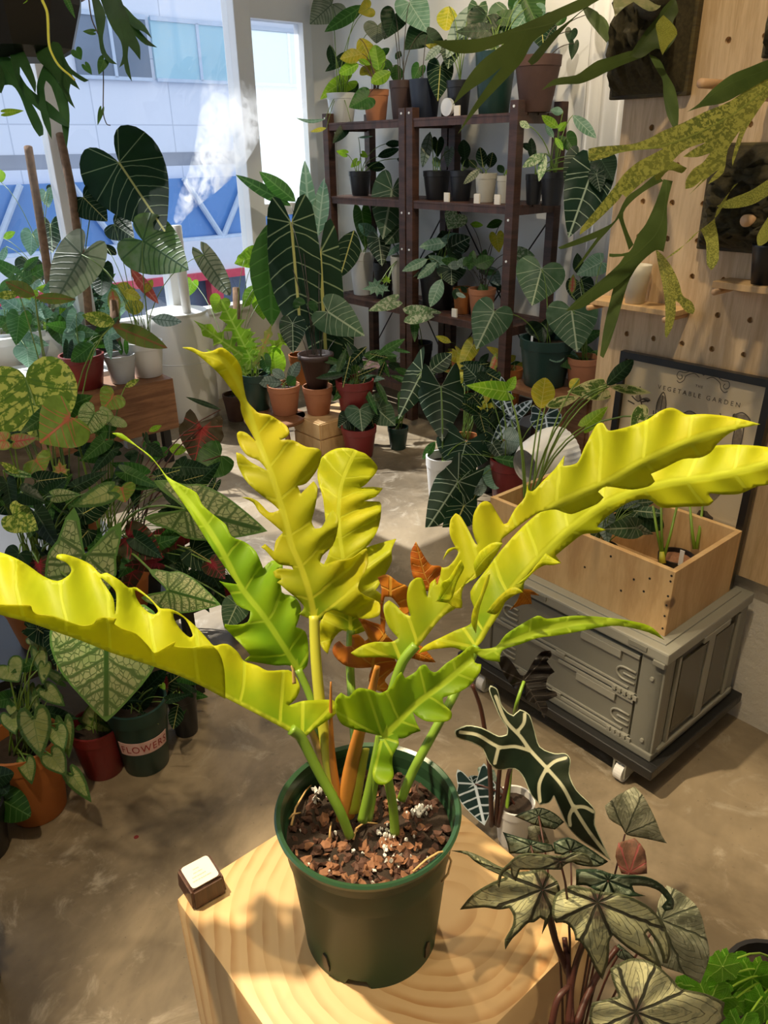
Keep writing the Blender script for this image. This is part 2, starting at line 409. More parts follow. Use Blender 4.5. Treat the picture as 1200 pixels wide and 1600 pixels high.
ring = m.math('FRACT', m.math('MULTIPLY', m.math('POWER', m.math('ADD', rad, m.math('MULTIPLY', m.noise(m.map(p, (1, 1, .2)), 2.2, 2), .05)), .85), 48))
rg = m.step(ring, .40, .95, 0, 1); rg2 = m.math('MULTIPLY', rg, m.step(ring, .98, 1.0, 1, 0))
c = m.mix(m.noise(p, 7, 3), (.68, .43, .19), (.80, .57, .29))
c = m.mix(m.math('MULTIPLY', rg2, m.step(m.noise(m.map(p, (1, 1, .2)), 9, 3), .35, .7, .15, .8)), c, (.50, .23, .065))
c = m.mix(m.step(m.noise(p, 14, 3, .6, .6), .66, .72, 0, .45), c, (.60, .24, .06))
M['pine'] = m.out(m.bsdf(c, .42, bump=ring, bs=.05))
M['pine2'] = wood('light pine boards', (.55, .33, .14), (.70, .47, .22), (7, 1, 1), .5, dark=(.12, .05, .02), rot=(0, 0, -RA))
M['pine3'] = wood('light pine end', (.52, .32, .14), (.66, .45, .22), (1, 7, 1), .5, dark=(.12, .05, .02), rot=(0, 0, -RA))
M['peg'] = wood('peg board pine', (.50, .34, .18), (.68, .50, .30), (14, 14, 1), .5, rot=(0, 0, 0))
M['dowel'] = plain('beech dowel', (.62, .38, .20), .5)
M['brownwood'] = wood('reddish brown wood', (.16, .065, .025), (.30, .14, .06), (1, 1, 14), .5, rot=(0, 0, 0))
M['crate'] = plain('grey green crate plastic', (.185, .182, .150), .42, var=.06)
M['crate2'] = plain('paler grey crate plastic', (.27, .265, .22), .42, var=.06)
M['crated'] = plain('dark crate recess', (.07, .066, .055), .5)
m = N('smoky clear crate panel')
gl = m.bsdf((.20, .19, .15), .25); tb = m.n('ShaderNodeBsdfTransparent'); tb.inputs[0].default_value = (.55, .53, .45, 1)
mx = m.n('ShaderNodeMixShader'); mx.inputs[0].default_value = .62; m.t.links.new(tb.outputs[0], mx.inputs[1]); m.t.links.new(gl, mx.inputs[2]); M['clear'] = m.out(mx.outputs[0])
M['black'] = plain('black plastic', (.012, .012, .012), .4)
M['blackframe'] = plain('black picture frame', (.010, .009, .008), .35)
M['greenpot'] = plain('dark green plastic pot', (.022, .062, .028), .42, var=.12, scale=5, spec=.22)
M['greenrim'] = plain('green pot rim', (.03, .085, .038), .3, var=.1)
M['green2'] = plain('deep green pot', (.012, .045, .035), .4)
M['terra'] = plain('terracotta', (.42, .17, .08), .8, var=.2, bump=.2)
M['terra2'] = plain('orange terracotta', (.38, .125, .025), .7, var=.2)
M['oldterra'] = plain('aged dark terracotta', (.10, .05, .035), .8, var=.5, scale=9)
M['brownpot'] = plain('dark brown pot', (.055, .03, .025), .5)
M['redpot'] = plain('red plastic pot', (.19, .02, .02), .4)
M['navy'] = plain('navy pot', (.018, .026, .045), .45)
M['blackpot'] = plain('black nursery pot', (.014, .015, .018), .4)
M['cream'] = plain('cream pot', (.60, .56, .45), .5)
M['white'] = plain('white plastic', (.80, .80, .78), .35, var=.03)
M['greypot'] = plain('grey translucent pot', (.55, .58, .60), .3)
M['soil'] = plain('dark potting soil', (.035, .022, .014), .9, var=.6, scale=60, bump=.8)
M['bark'] = plain('bark chips', (.26, .12, .06), .8, var=.5, scale=120)
M['bark2'] = plain('dark bark chips', (.09, .04, .025), .8, var=.5, scale=120)
M['perlite'] = plain('white perlite', (.85, .84, .80), .7, var=.05)
M['moss'] = plain('dark moss', (.055, .045, .018), .95, var=.9, scale=110, bump=1.0)
M['mossboard'] = wood('mossy dark board', (.03, .022, .012), (.10, .075, .02), (1, 1, 10), .8)
M['pole'] = plain('coir moss pole', (.20, .12, .07), .95, var=.7, scale=40, bump=1.0)
M['walnut'] = wood('walnut label block', (.055, .022, .012), (.12, .055, .03), (14, 14, 1), .4)
M['label'] = plain('cream paper label', (.86, .80, .68), .5, var=.02)
M['labelink'] = plain('brown ink', (.45, .36, .26), .6)
M['ink'] = plain('sepia print', (.075, .055, .035), .8, var=.3, scale=80)
M['inkl'] = plain('light sepia print', (.22, .165, .10), .8, var=.5, scale=120)
m = N('aged poster paper'); M['poster'] = m.out(m.bsdf(m.mix(m.noise(m.pos(), 5, 4), (.55, .43, .26), (.66, .53, .34)), .35, spec=.3))
M['redink'] = plain('red lettering', (.35, .03, .03), .5)
M['pinklab'] = plain('pale pink label', (.75, .50, .48), .5)
M['stem'] = plain('green stem', (.13, .22, .03), .45, var=.3, scale=20)
M['stemd'] = plain('dark stem', (.045, .035, .02), .5, var=.3, scale=20)
M['stemy'] = plain('yellow stem', (.55, .55, .05), .4, var=.2, scale=14)
M['stemg'] = plain('fresh green petiole', (.20, .34, .03), .38, var=.3, scale=9)
M['stemo'] = plain('orange withered stem', (.50, .20, .03), .5, var=.4, scale=20)
M['stemr'] = plain('red brown stem', (.07, .022, .014), .45, var=.4, scale=20)
M['stemt'] = plain('tan dry stem', (.62, .40, .16), .55, var=.2, scale=14)
m = N('thin window glass'); tb = m.n('ShaderNodeBsdfTransparent'); tb.inputs[0].default_value = (.96, .98, 1, 1); gg = m.n('ShaderNodeBsdfGlossy'); gg.inputs['Roughness'].default_value = .02
mx = m.n('ShaderNodeMixShader'); mx.inputs[0].default_value = .04; m.t.links.new(tb.outputs[0], mx.inputs[1]); m.t.links.new(gg.outputs[0], mx.inputs[2]); M['glass'] = m.out(mx.outputs[0])
m = N('frosted film'); ts = m.n('ShaderNodeSeparateXYZ'); m.put(ts.inputs[0], m.pos())
nz = m.noise(m.pos(), 3.2, 6, .65, .6)
fz = m.step(m.math('ADD', ts.outputs[2], m.math('MULTIPLY', nz, -.9)), .55, .75, 1, .25)
tb = m.n('ShaderNodeBsdfTransparent'); tl = m.n('ShaderNodeBsdfTranslucent'); tl.inputs[0].default_value = (.9, .96, 1, 1); df = m.n('ShaderNodeBsdfDiffuse'); df.inputs[0].default_value = (.9, .95, 1, 1)
m1 = m.n('ShaderNodeMixShader'); m1.inputs[0].default_value = .3; m.t.links.new(tl.outputs[0], m1.inputs[1]); m.t.links.new(df.outputs[0], m1.inputs[2])
m2 = m.n('ShaderNodeMixShader'); m.put(m2.inputs[0], fz); m.t.links.new(tb.outputs[0], m2.inputs[1]); m.t.links.new(m1.outputs[0], m2.inputs[2]); M['film'] = m.out(m2.outputs[0])
m = N('curtain cloth'); tl = m.n('ShaderNodeBsdfTranslucent'); tl.inputs[0].default_value = (.85, .85, .85, 1); pr = m.bsdf((.80, .79, .77), .9)
mx = m.n('ShaderNodeMixShader'); mx.inputs[0].default_value = .25; m.t.links.new(pr, mx.inputs[1]); m.t.links.new(tl.outputs[0], mx.inputs[2]); M['curtain'] = m.out(mx.outputs[0])
# leaves
Y1 = (.62, .61, .02); G1 = (.24, .42, .012)
M['L_yellow'] = leafmat('golden lobed blade', Y1, (.62, .68, .05), base2=(.46, .52, .015), center=((.20, .36, .012), .30, .97), n=9, k=.5, vw=.006, midw=.012, trans=.48, rough=.46, tcol=(.85, .86, .03), bump=.16, curve=.1)
M['L_lime'] = leafmat('lime lobed blade', (.34, .47, .012), (.44, .58, .04), base2=(.20, .36, .012), center=((.16, .32, .012), .30, .97), n=8, k=.5, vw=.006, midw=.012, trans=.48, rough=.46, tcol=(.60, .75, .03), bump=.16, curve=.1)  # greener copy of the golden blade, shade put into its colour
M['L_orange'] = leafmat('withered orange blade', (.62, .24, .02), (.70, .38, .06), base2=(.45, .13, .02), n=7, trans=.35, tcol=(.8, .35, .03), bump=.6, vw=.012)
M['velvet'] = leafmat('velvet dark blade', (.007, .026, .011), (.22, .28, .15), n=7, k=.30, curve=-1.3, vw=.008, midw=.014, trans=.10, rough=.65, spec=.10, tcol=(.04, .12, .02), midcol=(.40, .38, .12))
M['velvetb'] = leafmat('dark blade with bright ribs', (.008, .030, .013), (.34, .42, .28), n=6, k=.22, curve=-.9, vw=.010, midw=.016, trans=.12, rough=.45, tcol=(.05, .16, .02))
M['silver'] = leafmat('pale ribbed grey green blade', (.075, .135, .075), (.38, .45, .29), base2=(.04, .095, .045), n=6, k=.30, curve=-1.0, vw=.010, midw=.025, trans=.2, rough=.5, tcol=(.2, .35, .1))
M['silverb'] = leafmat('silver blue blade', (.20, .28, .24), (.05, .10, .07), base2=(.30, .38, .34), n=8, vw=.02, trans=.2, rough=.4, tcol=(.3, .45, .3))
M['ribbed'] = leafmat('pleated green blade', (.10, .22, .06), (.02, .07, .03), base2=(.20, .28, .15), n=9, k=.25, curve=-1.0, vw=.022, midw=.02, trans=.25, rough=.42, tcol=(.2, .4, .08), bump=.8)
M['ribbedg'] = leafmat('pleated grey green blade', (.19, .22, .15), (.05, .08, .05), base2=(.30, .32, .24), n=9, k=.25, curve=-1.0, vw=.022, midw=.02, trans=.25, rough=.42, tcol=(.3, .4, .18), bump=.8)
M['mid'] = leafmat('plain mid green blade', (.025, .095, .016), (.09, .19, .05), n=8, vw=.012, trans=.28, tcol=(.10, .30, .03))
M['dark'] = leafmat('plain dark green blade', (.006, .026, .008), (.03, .07, .03), n=8, vw=.012, trans=.15, tcol=(.03, .12, .02))
M['bluegreen'] = leafmat('pale blue green blade', (.18, .32, .24), (.36, .50, .40), base2=(.10, .22, .14), n=8, vw=.014, trans=.3, tcol=(.25, .55, .3))
M['lime'] = leafmat('bright lime blade', (.22, .42, .02), (.40, .58, .10), base2=(.12, .30, .02), n=7, vw=.014, trans=.45, tcol=(.45, .75, .03))
M['yellow'] = leafmat('yellowing blade', (.52, .44, .03), (.60, .55, .15), base2=(.30, .34, .03), n=7, vw=.014, trans=.4, tcol=(.7, .65, .05))
M['calwhite'] = leafmat('cream caladium blade with green net veins', (.44, .47, .24), (.025, .09, .015), base2=(.30, .40, .16), n=7, k=.55, vw=.028, midw=.035, trans=.3, edge=((.10, .24, .05), .028), wavy=.2, fine=13, tcol=(.4, .5, .15))
M['calgreen'] = leafmat('speckled yellow green caladium', (.13, .23, .025), (.07, .15, .02), blotch=((.50, .54, .12), .50, 8, 1.0), n=6, trans=.3, vw=.02, tcol=(.25, .4, .03))
M['calred'] = leafmat('dark red centred caladium', (.045, .045, .02), (.30, .03, .04), center=((.26, .02, .03), .55, .7), blotch=((.42, .22, .20), .70, 16, 1), n=5, trans=.2, vw=.02, tcol=(.25, .03, .03))
M['calpink'] = leafmat('green caladium with red heart', (.18, .30, .04), (.48, .10, .07), center=((.50, .10, .08), .36, .85), n=5, trans=.3, vw=.018, midw=.04, tcol=(.4, .5, .08))
M['calolive'] = leafmat('olive caladium with reddish midrib', (.08, .13, .025), (.22, .07, .04), center=((.20, .07, .04), .22, .9), base2=(.13, .17, .03), n=6, trans=.3, vw=.008, midw=.02, tcol=(.2, .3, .04))
M['calrose'] = leafmat('pink veined caladium', (.50, .28, .17), (.50, .08, .07), base2=(.25, .30, .07), n=6, trans=.3, vw=.03, midw=.04, edge=((.20, .30, .05), .06), tcol=(.6, .3, .1))
M['calpale'] = leafmat('cream centred green caladium', (.38, .42, .17), (.20, .30, .10), base2=(.26, .33, .10), n=6, trans=.3, vw=.018, edge=((.05, .13, .03), .10), tcol=(.4, .5, .12))
M['salmon'] = leafmat('salmon young blade', (.62, .13, .09), (.70, .28, .2), n=6, trans=.3, tcol=(.8, .2, .1), vw=.012)
M['varieg'] = leafmat('green and cream variegated blade', (.05, .12, .02), (.20, .30, .08), blotch=((.60, .58, .30), .50, 2.6, 1.6), n=7, trans=.3, vw=.01, tcol=(.3, .4, .1), edge=((.55, .55, .26), .03))
M['marble'] = leafmat('marbled pale green blade', (.13, .26, .10), (.2, .3, .15), blotch=((.55, .62, .42), .50, 9, 1), n=7, trans=.3, vw=.01, tcol=(.3, .5, .2))
M['polly'] = leafmat('near black arrow blade with white ribs', (.012, .022, .012), (.62, .62, .42), base2=(.03, .04, .022), traced=.016, trans=.08, rough=.32, edge=((.55, .60, .42), .008), tcol=(.03, .06, .02))
M['pollyblue'] = leafmat('dark arrow blade with bluish ribs', (.015, .035, .035), (.50, .60, .68), n=5, k=.3, vw=.03, midw=.04, trans=.1, rough=.35, edge=((.45, .55, .6), .02), tcol=(.03, .08, .04))
M['blackleaf'] = leafmat('near black lobed blade', (.012, .010, .008), (.03, .025, .02), n=6, trans=.08, rough=.35, tcol=(.05, .02, .01))
M['beg'] = leafmat('silver splashed begonia blade', (.50, .50, .29), (.045, .045, .03), base2=(.24, .25, .15), radial=8, vw=.028, trans=.15, rough=.42, blotch=((.56, .55, .30), .48, 9, 1), center=((.14, .085, .07), .30, .8), tcol=(.3, .25, .1), edge=((.09, .10, .05), .035), bump=.8)
M['begpale'] = leafmat('silvery begonia blade', (.36, .36, .24), (.08, .09, .055), base2=(.20, .21, .13), radial=8, vw=.022, trans=.15, rough=.5, blotch=((.40, .41, .27), .58, 12, 1), tcol=(.3, .3, .12), bump=.8)
M['begdark'] = leafmat('dark silver begonia blade', (.09, .12, .075), (.01, .02, .012), base2=(.27, .32, .22), radial=8, vw=.035, trans=.1, rough=.4, blotch=((.27, .32, .22), .52, 7, 1), tcol=(.1, .2, .05), edge=((.02, .04, .02), .05), bump=.6)
M['begred'] = leafmat('reddish begonia underside', (.30, .16, .10), (.42, .12, .10), base2=(.16, .10, .06), radial=9, vw=.03, trans=.25, tcol=(.6, .2, .1))
M['scallop'] = leafmat('bright scalloped blade', (.09, .27, .015), (.30, .50, .08), radial=7, vw=.03, trans=.35, rough=.35, tcol=(.25, .65, .03))
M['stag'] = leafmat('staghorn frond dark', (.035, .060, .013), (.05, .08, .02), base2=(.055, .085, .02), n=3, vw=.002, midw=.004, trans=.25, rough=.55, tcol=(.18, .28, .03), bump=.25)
M['stagy'] = leafmat('staghorn frond sunny and mottled', (.15, .17, .035), (.2, .25, .05), base2=(.07, .10, .02), blotch=((.34, .35, .075), .50, 64, 1), n=3, vw=.002, midw=.004, trans=.35, rough=.6, tcol=(.5, .5, .06), bump=.3)  # sunlit copy of the frond, highlights put into base and blotch colours
M['stagd'] = leafmat('hanging staghorn frond', (.020, .060, .018), (.03, .07, .02), base2=(.035, .09, .03), n=3, vw=.002, midw=.004, trans=.25, rough=.4, tcol=(.06, .22, .03), bump=.2)
M['shield'] = leafmat('pale shield frond', (.25, .24, .12), (.2, .2, .1), base2=(.14, .17, .07), n=5, trans=.25, tcol=(.3, .3, .1))

# ================================================================== the setting
X0 = -1.6
struct('floor', *(lambda b: (b.v, b.f))(MB().box(X0-.6, 4.72, -3.2, 3.6, -.1, 0)), M['floor'], base=(0, 0, 0))
struct('ceiling', *(lambda b: (b.v, b.f))(MB().box(X0-.6, 4.72, -3.2, 3.6, 3.2, 3.3)), M['ceil'])
def sbox(name, mat, *a, **k): return struct(name, *(lambda b: (b.v, b.f))(MB().box(*a, **k)), mat)
sbox('wall_right', M['plaster'], X0, 1.262, 1.88, 1.98, 0, 3.2)
sbox('wall_alcove', M['wall'], 1.162, 1.262, 1.98, 3.42, 0, 3.2)
sbox('wall_back', M['wall'], 1.262, 4.6, 3.42, 3.52, 0, 3.2)
sbox('wall_left', M['wall'], X0, 2.2, -3.1, -3.0, 0, 3.2)
sbox('wall_left_sill', M['wall'], 2.2, 4.6, -3.1, -3.0, 0, .5)
sbox('wall_left_head', M['wall'], 2.2, 4.6, -3.1, -3.0, 2.95, 3.2)
w3 = sbox('window_3', M['winframe'], 3.3, 3.38, -3.09, -3.01, .5, 2.95)  # unseen side window, added to let cool daylight onto the shelves
struct('window_pane', *(lambda b: (b.v, b.f))(MB().box(2.2, 4.5, -3.056, -3.052, .5, 2.95)), M['glass'], parent=w3)
sbox('wall_rear', M['wall'], X0-.1, X0, -3.1, 1.98, 0, 3.2)
sbox('wall_window_corner', M['wall'], 4.5, 4.6, 3.24, 3.42, 0, 3.2)
sbox('wall_window_sill', M['wall'], 4.5, 4.6, -3.0, 3.24, 0, .56)
sbox('wall_window_head', M['wall'], 4.5, 4.6, -3.0, 3.24, 2.95, 3.2)
# window bars: one frame per window
f = MB()
f.box(4.46, 4.60, 2.69, 2.80, .56, 2.95, bev=.006)
f.box(4.48, 4.58, 2.80, 3.24, 2.20, 2.95); f.box(4.48, 4.58, 2.80, 3.24, 1.12, 1.19)
f.box(4.48, 4.58, 3.18, 3.24, .56, 2.3); f.box(4.48, 4.58, 2.80, 3.24, .56, .62)
w1 = f.out('window_1', M['winframe']); w1['kind'] = 'structure'
struct('window_pane', *(lambda b: (b.v, b.f))(MB().box(4.53, 4.534, 2.80, 3.18, .62, 1.12)), M['glass'], parent=w1)
struct('window_pane', *(lambda b: (b.v, b.f))(MB().box(4.53, 4.534, 2.80, 3.18, 1.19, 2.20)), M['film'], parent=w1)
f = MB()
f.box(4.48, 4.58, -3.0, 2.66, .56, .60); f.box(4.48, 4.58, -3.0, 2.66, 2.90, 2.95)
f.box(4.48, 4.58, 1.53, 1.62, .60, 2.90, bev=.005)
f.box(4.48, 4.58, 2.10, 2.19, .60, 1.02, bev=.005); f.box(4.48, 4.58, -1.2, -1.12, .6, 2.9)
w2 = f.out('window_2', M['winframe']); w2['kind'] = 'structure'
for b0, b1 in ((-3.0, -1.2), (-1.12, 1.53), (1.62, 2.69)):
    struct('window_pane', *(lambda b: (b.v, b.f))(MB().box(4.53, 4.534, b0, b1, .60, 2.90)), M['glass'], parent=w2)
sbox('baseboard_back', M['winframe'], 1.262, 4.5, 3.40, 3.42, 0, .08)

# ---- across the street
m = N('pale facade panels'); p = m.pos(); r2 = m.n('ShaderNodeVectorRotate', rotation_type='Z_AXIS'); m.put(r2.inputs[0], p); r2.inputs['Angle'].default_value = -RA
br = m.n('ShaderNodeTexBrick'); m.put(br.inputs['Vector'], m.map(r2.outputs[0], (1, 1, 1), rot=(math.radians(90), 0, 0))); br.offset = 0
for k_, v_ in (('Scale', 1), ('Mortar Size', .012), ('Brick Width', 1.6), ('Row Height', 1.15)): br.inputs[k_].default_value = v_
br.inputs['Color1'].default_value = (.74, .79, .90, 1); br.inputs['Color2'].default_value = (.70, .76, .88, 1); br.inputs['Mortar'].default_value = (.52, .58, .70, 1)
FAC = m.out(m.bsdf(br.outputs[0], .7))
WGL = plain('pale blue office glass', (.36, .60, .72), .12, var=.1, scale=1); DGL = plain('grey blue street glass', (.15, .20, .28), .2, var=.3, scale=1.2)
BLU = plain('blue canopy glass', (.11, .27, .60), .2, var=.25, scale=.6); SIL = plain('pale steel strut', (.50, .60, .75), .35); RED = plain('red fascia', (.62, .06, .10), .5)
GRY = plain('grey louvre', (.30, .33, .40), .5, var=.3, scale=.7); ASP = plain('street asphalt', (.30, .34, .42), .8, var=.2)
bd = thing('office_building', R(16, 0, -2.6), 'pale panelled office building across the street, seen through the window', 'building')
b_ = MB(); b_.box(16, 19, -16, 14, 1.5, 9); b_.out('facade', FAC, bd)
b_ = MB(); b_.box(15.95, 16.1, -16, 14, 1.25, 1.5); b_.out('louvre_band', GRY, bd)
b_ = MB(); b_.box(15.8, 16.1, -16, 14, 1.02, 1.25); b_.out('ledge', FAC, bd)
for b0, b1 in ((6.2, 7.65), (7.75, 9.7), (9.8, 12)):
    wn = MB().box(15.93, 16.05, b0, b1, 2.80, 3.84).out('office_window', WGL if b0 > 7 else DGL, bd)
    q = MB(); q.box(15.90, 15.95, b0, b1, 3.78, 3.86); q.box(15.90, 15.95, b0, b1, 2.76, 2.82); q.box(15.90, 15.95, (b0+b1)/2-.03, (b0+b1)/2+.03, 2.8, 3.8); q.out('window_trim', SIL, wn)
cp = MB().box(15.6, 16, -16, 14, -.18, 1.02).out('canopy_glass', BLU, bd)
q = MB()
for b0 in (-3, -.7, 1.6, 3.9, 6.3, 8.6, 10.8):
    for s_ in (-1, 1): q.tube([R(15.5, b0, -.18), R(15.5, b0+s_*.75, 1.02)], .06)
q.tube([R(15.5, -16, -.18), R(15.5, 14, -.18)], .07); q.out('steel_strut', SIL, cp)
MB().box(15.4, 16, -16, 14, -.82, -.18).out('shop_fascia', plain('white shop fascia', (.72, .76, .86), .5, var=.05), bd)
MB().box(15.3, 16, -16, 14, -.98, -.82).out('red_stripe', RED, bd)
MB().box(15.9, 16.2, -16, 14, -2.6, -.98).out('shop_glass', DGL, bd)
for b0 in (-1.5, 3.1, 8.2): MB().box(15.5, 15.75, b0, b0+.28, -2.6, -.98).out('red_pillar', RED, bd)
struct('trim_street', *(lambda b: (b.v, b.f))(MB().box(5.2, 40, -30, 30, -2.8, -2.6)), ASP)

# ================================================================== stool, pot, label block
def finish(o, bev=.0):
    return autosmooth(o)
ST = Vector((-.0134, .7146, 0)); ZT = .55
b_ = MB().box(.347, .765, .24, .658, 0, ZT, bev=.014)
stool = autosmooth(b_.out('wooden_block_stool', M['pine'], base=ST))
tag(stool, 'pale pine block stool with growth rings, under the green pot', 'stool')
bk = thing('label_block', PZ(318, 1408, ZT), 'small dark walnut block with a cream paper label, on the block stool corner', 'label')
# block sits on the left corner of the stool
def blockshape():
    q = [PZ(277, 1383, ZT), PZ(303, 1426, ZT), PZ(357, 1395, ZT), PZ(331, 1354, ZT)]
    q = [Vector((v.x, v.y, ZT)) for v in q]; cx = sum(q, Vector())/4
    q = [cx+(v-cx)*.98 for v in q]
    bm = bmesh.new(); lo = [bm.verts.new(v) for v in q]; hi = [bm.verts.new(cx+(v-cx)*.93+Vector((0, 0, .034))) for v in q]
    bm.faces.new(lo); bm.faces.new(hi[::-1])
    for i in range(4): bm.faces.new((lo[i], hi[i], hi[(i+1) % 4], lo[(i+1) % 4]))
    bmesh.ops.recalc_face_normals(bm, faces=bm.faces); bmesh.ops.bevel(bm, geom=list(bm.edges), offset=.0035, segments=3, affect='EDGES')
    bm.verts.index_update(); r = MB().add([v.co.copy() for v in bm.verts], [[v.index for v in f.verts] for f in bm.faces]); bm.free(); return r, [cx+(v-cx)*.93*.84+Vector((0, 0, .0345)) for v in q], cx
bs, topq, bcx = blockshape()
autosmooth(bs.out('wood_block', M['walnut'], bk))
def roundq(q, r=.25, z=0.0):
    out = []
    for i in range(4):
        a, b, c = q[i-1], q[i], q[(i+1) % 4]
        for t in (0, .33, .66, 1):
            p1 = b+(a-b)*r; p2 = b+(c-b)*r; out.append((p1*(1-t)**2+b*2*t*(1-t)+p2*t*t)+Vector((0, 0, z)))
    return out
rq = roundq(topq, .14, 0)
pl = MB().add(rq + [v+Vector((0, 0, .0008)) for v in rq], [tuple(range(16)), tuple(range(31, 15, -1))]+[(i, (i+1) % 16, 16+(i+1) % 16, 16+i) for i in range(16)]).out('paper_label', M['label'], bk)
ex = (topq[2]-topq[1]); ey = (topq[0]-topq[1]); o0 = topq[1]+Vector((0, 0, .0011)); q = MB(); rnd = random.Random(3)
for row, (s0, s1) in enumerate(((.12, .78), (.18, .66), (.28, .60), (.34, .54))):
    x = s0; y = .22+row*.15
    while x < s1:
        w_ = rnd.uniform(.01, .03); a1 = o0+ex*x+ey*y; q.add([a1, a1+ex*w_, a1+ex*w_+ey*.045, a1+ey*.045], [(0, 1, 2, 3)]); x += w_+.014
q.out('printed_lines', M['labelink'], pl)

PC = P(575, 1265, .944); PC = Vector((PC.x, PC.y, ZT)); PH = .2125; PR = .115
hero = thing('potted_lime_philodendron', PC, 'large potted plant with lobed golden lime leaves in a green pot on the block stool', 'plant')
pm = MB(); seg = 96; prof = [(.0, .012), (.084, .012), (.086, .004), (.089, 0), (.0905, .03), (.1035, PH-.028), (.1075, PH-.024), (.109, PH-.006), (.1145, PH-.004), (.1155, PH+.001), (.113, PH+.0035), (.108, PH+.001), (.1055, PH-.01), (.104, PH-.05), (.099, .14), (.0, .14)]
vs = []; fs = []
for r_, z_ in prof:
    for i in range(seg):
        a = 2*math.pi*i/seg; zz = z_; rr = r_
        if z_ < .013 and r_ > .08: # moulded feet between shallow arches
            k = (a/(2*math.pi)*4+.13) % 1; zz = z_ + (.013 if (k < .10 or k > .90) else 0)
        vs.append(PC+Vector((rr*math.cos(a), rr*math.sin(a), zz)))
for j in range(len(prof)-1):
    for i in range(seg): fs.append((j*seg+i, j*seg+(i+1) % seg, (j+1)*seg+(i+1) % seg, (j+1)*seg+i))
pot = mk('pot', vs, fs, [M['greenpot'], M['greenrim']], hero); autosmooth(pot, 50)
for pp in pot.data.polygons:
    j = pp.index//seg
    if 7 <= j <= 11: pp.material_index = 1
# dark drainage slots at the foot
for az in (-128, -38, 52, 142):
    q = MB(); a = math.radians(az)
    for k in range(1):
        pts = []
        for (t, z) in ((-.05, .014), (-.06, .034), (-.03, .044), (.02, .040), (.05, .022), (.04, .012)):
            rr = .0895+(z/.21)*.015+.0012; pts.append(PC+Vector((rr*math.cos(a+t), rr*math.sin(a+t), z)))
        inn = [PC+(v-PC)*1.0-Vector((math.cos(a), math.sin(a), 0))*.004 for v in pts]
        q.add(pts+inn, [tuple(range(6)), tuple(range(11, 5, -1))]+[(i, (i+1) % 6, 6+(i+1) % 6, 6+i) for i in range(6)])
    q.out('drainage_slot', M['black'], pot)
ZS = ZT+.176
def disc(cx, cy, z, r, name, mat, parent, bumpy=.006, n=26, seed=1):
    rd = random.Random(seed); vs = [(cx, cy, z+bumpy)]; fs = []
    for j in range(1, 9):
        for i in range(n):
            a = 2*math.pi*i/n; rr = r*j/8; vs.append((cx+rr*math.cos(a), cy+rr*math.sin(a), z+rd.uniform(-1, 1)*bumpy*(1 if j < 8 else .3)+bumpy*(1-j/8)))
    for i in range(n): fs.append((0, 1+i, 1+(i+1) % n))
    for j in range(7):
        for i in range(n): fs.append((1+j*n+i, 1+(j+1)*n+i, 1+(j+1)*n+(i+1) % n, 1+j*n+(i+1) % n))
    return mk(name, vs, fs, mat, parent, True)
so = disc(PC.x, PC.y, ZS, .1045, 'soil', M['soil'], hero, .005, 48)
def chunks(n, size, mat, name, parent, c, r, z, seed, flat=.55, where=None, jag=.3):
    rd = random.Random(seed); q = MB()
    for _ in range(n):
        a = rd.uniform(0, 6.283); rr = r*math.sqrt(rd.random()); x, y = c[0]+rr*math.cos(a), c[1]+rr*math.sin(a)
        if where and not where(x, y, rd): continue
        bm = bmesh.new(); bmesh.ops.create_icosphere(bm, subdivisions=1, radius=1); s_ = size*rd.uniform(.5, 1.3)
        mt = Matrix.Rotation(rd.uniform(0, 6), 3, 'Z') @ Matrix.Rotation(rd.uniform(-.7, .7), 3, 'X'); sx, sy, sz = s_, s_*rd.uniform(.5, .95), s_*flat*rd.uniform(.4, 1)
        vv = []
        for v in bm.verts:
            k = 1+rd.uniform(-jag, jag); p_ = mt @ Vector((v.co.x*sx*k, v.co.y*sy*k, v.co.z*sz*k)); vv.append((x+p_.x, y+p_.y, z+rd.uniform(0, .006)+p_.z))
        bm.verts.index_update(); q.add(vv, [[v.index for v in f.verts] for f in bm.faces]); bm.free()
    o = q.out(name, mat, parent); o['kind'] = 'stuff'; return o
chunks(210, .0068, M['bark'], 'bark_chips', so, (PC.x+.005, PC.y-.02), .095, ZS+.003, 5, where=lambda x, y, r: (x-PC.x)**2+(y-PC.y)**2 < .0098 and (r.random() < .9 if y < PC.y-.02 or (x > PC.x+.02 and x < PC.x+.055) else r.random() < .3))
chunks(330, .006, M['bark2'], 'dark_bark_chips', so, PC, .098, ZS+.001, 6)
pc_ = PZ(655, 1275, ZS); pc2 = PZ(605, 1310, ZS); pc3 = PZ(610, 1345, ZS); pc4 = PZ(500, 1250, ZS)
chunks(150, .0028, M['perlite'], 'perlite_grains', so, PC, .10, ZS+.006, 9, flat=.95, jag=.1,
       where=lambda x, y, r: min((x-c_.x)**2+(y-c_.y)**2 for c_ in (pc_, pc2, pc3, pc4)) < .00028 or r.random() < .10)
for n_, c_ in ((22, pc_), (14, pc2), (9, pc3), (7, pc4)): chunks(n_, .0032, M['perlite'], 'perlite_grains', so, c_, .012, ZS+.009, 20+n_, flat=.95, jag=.08)
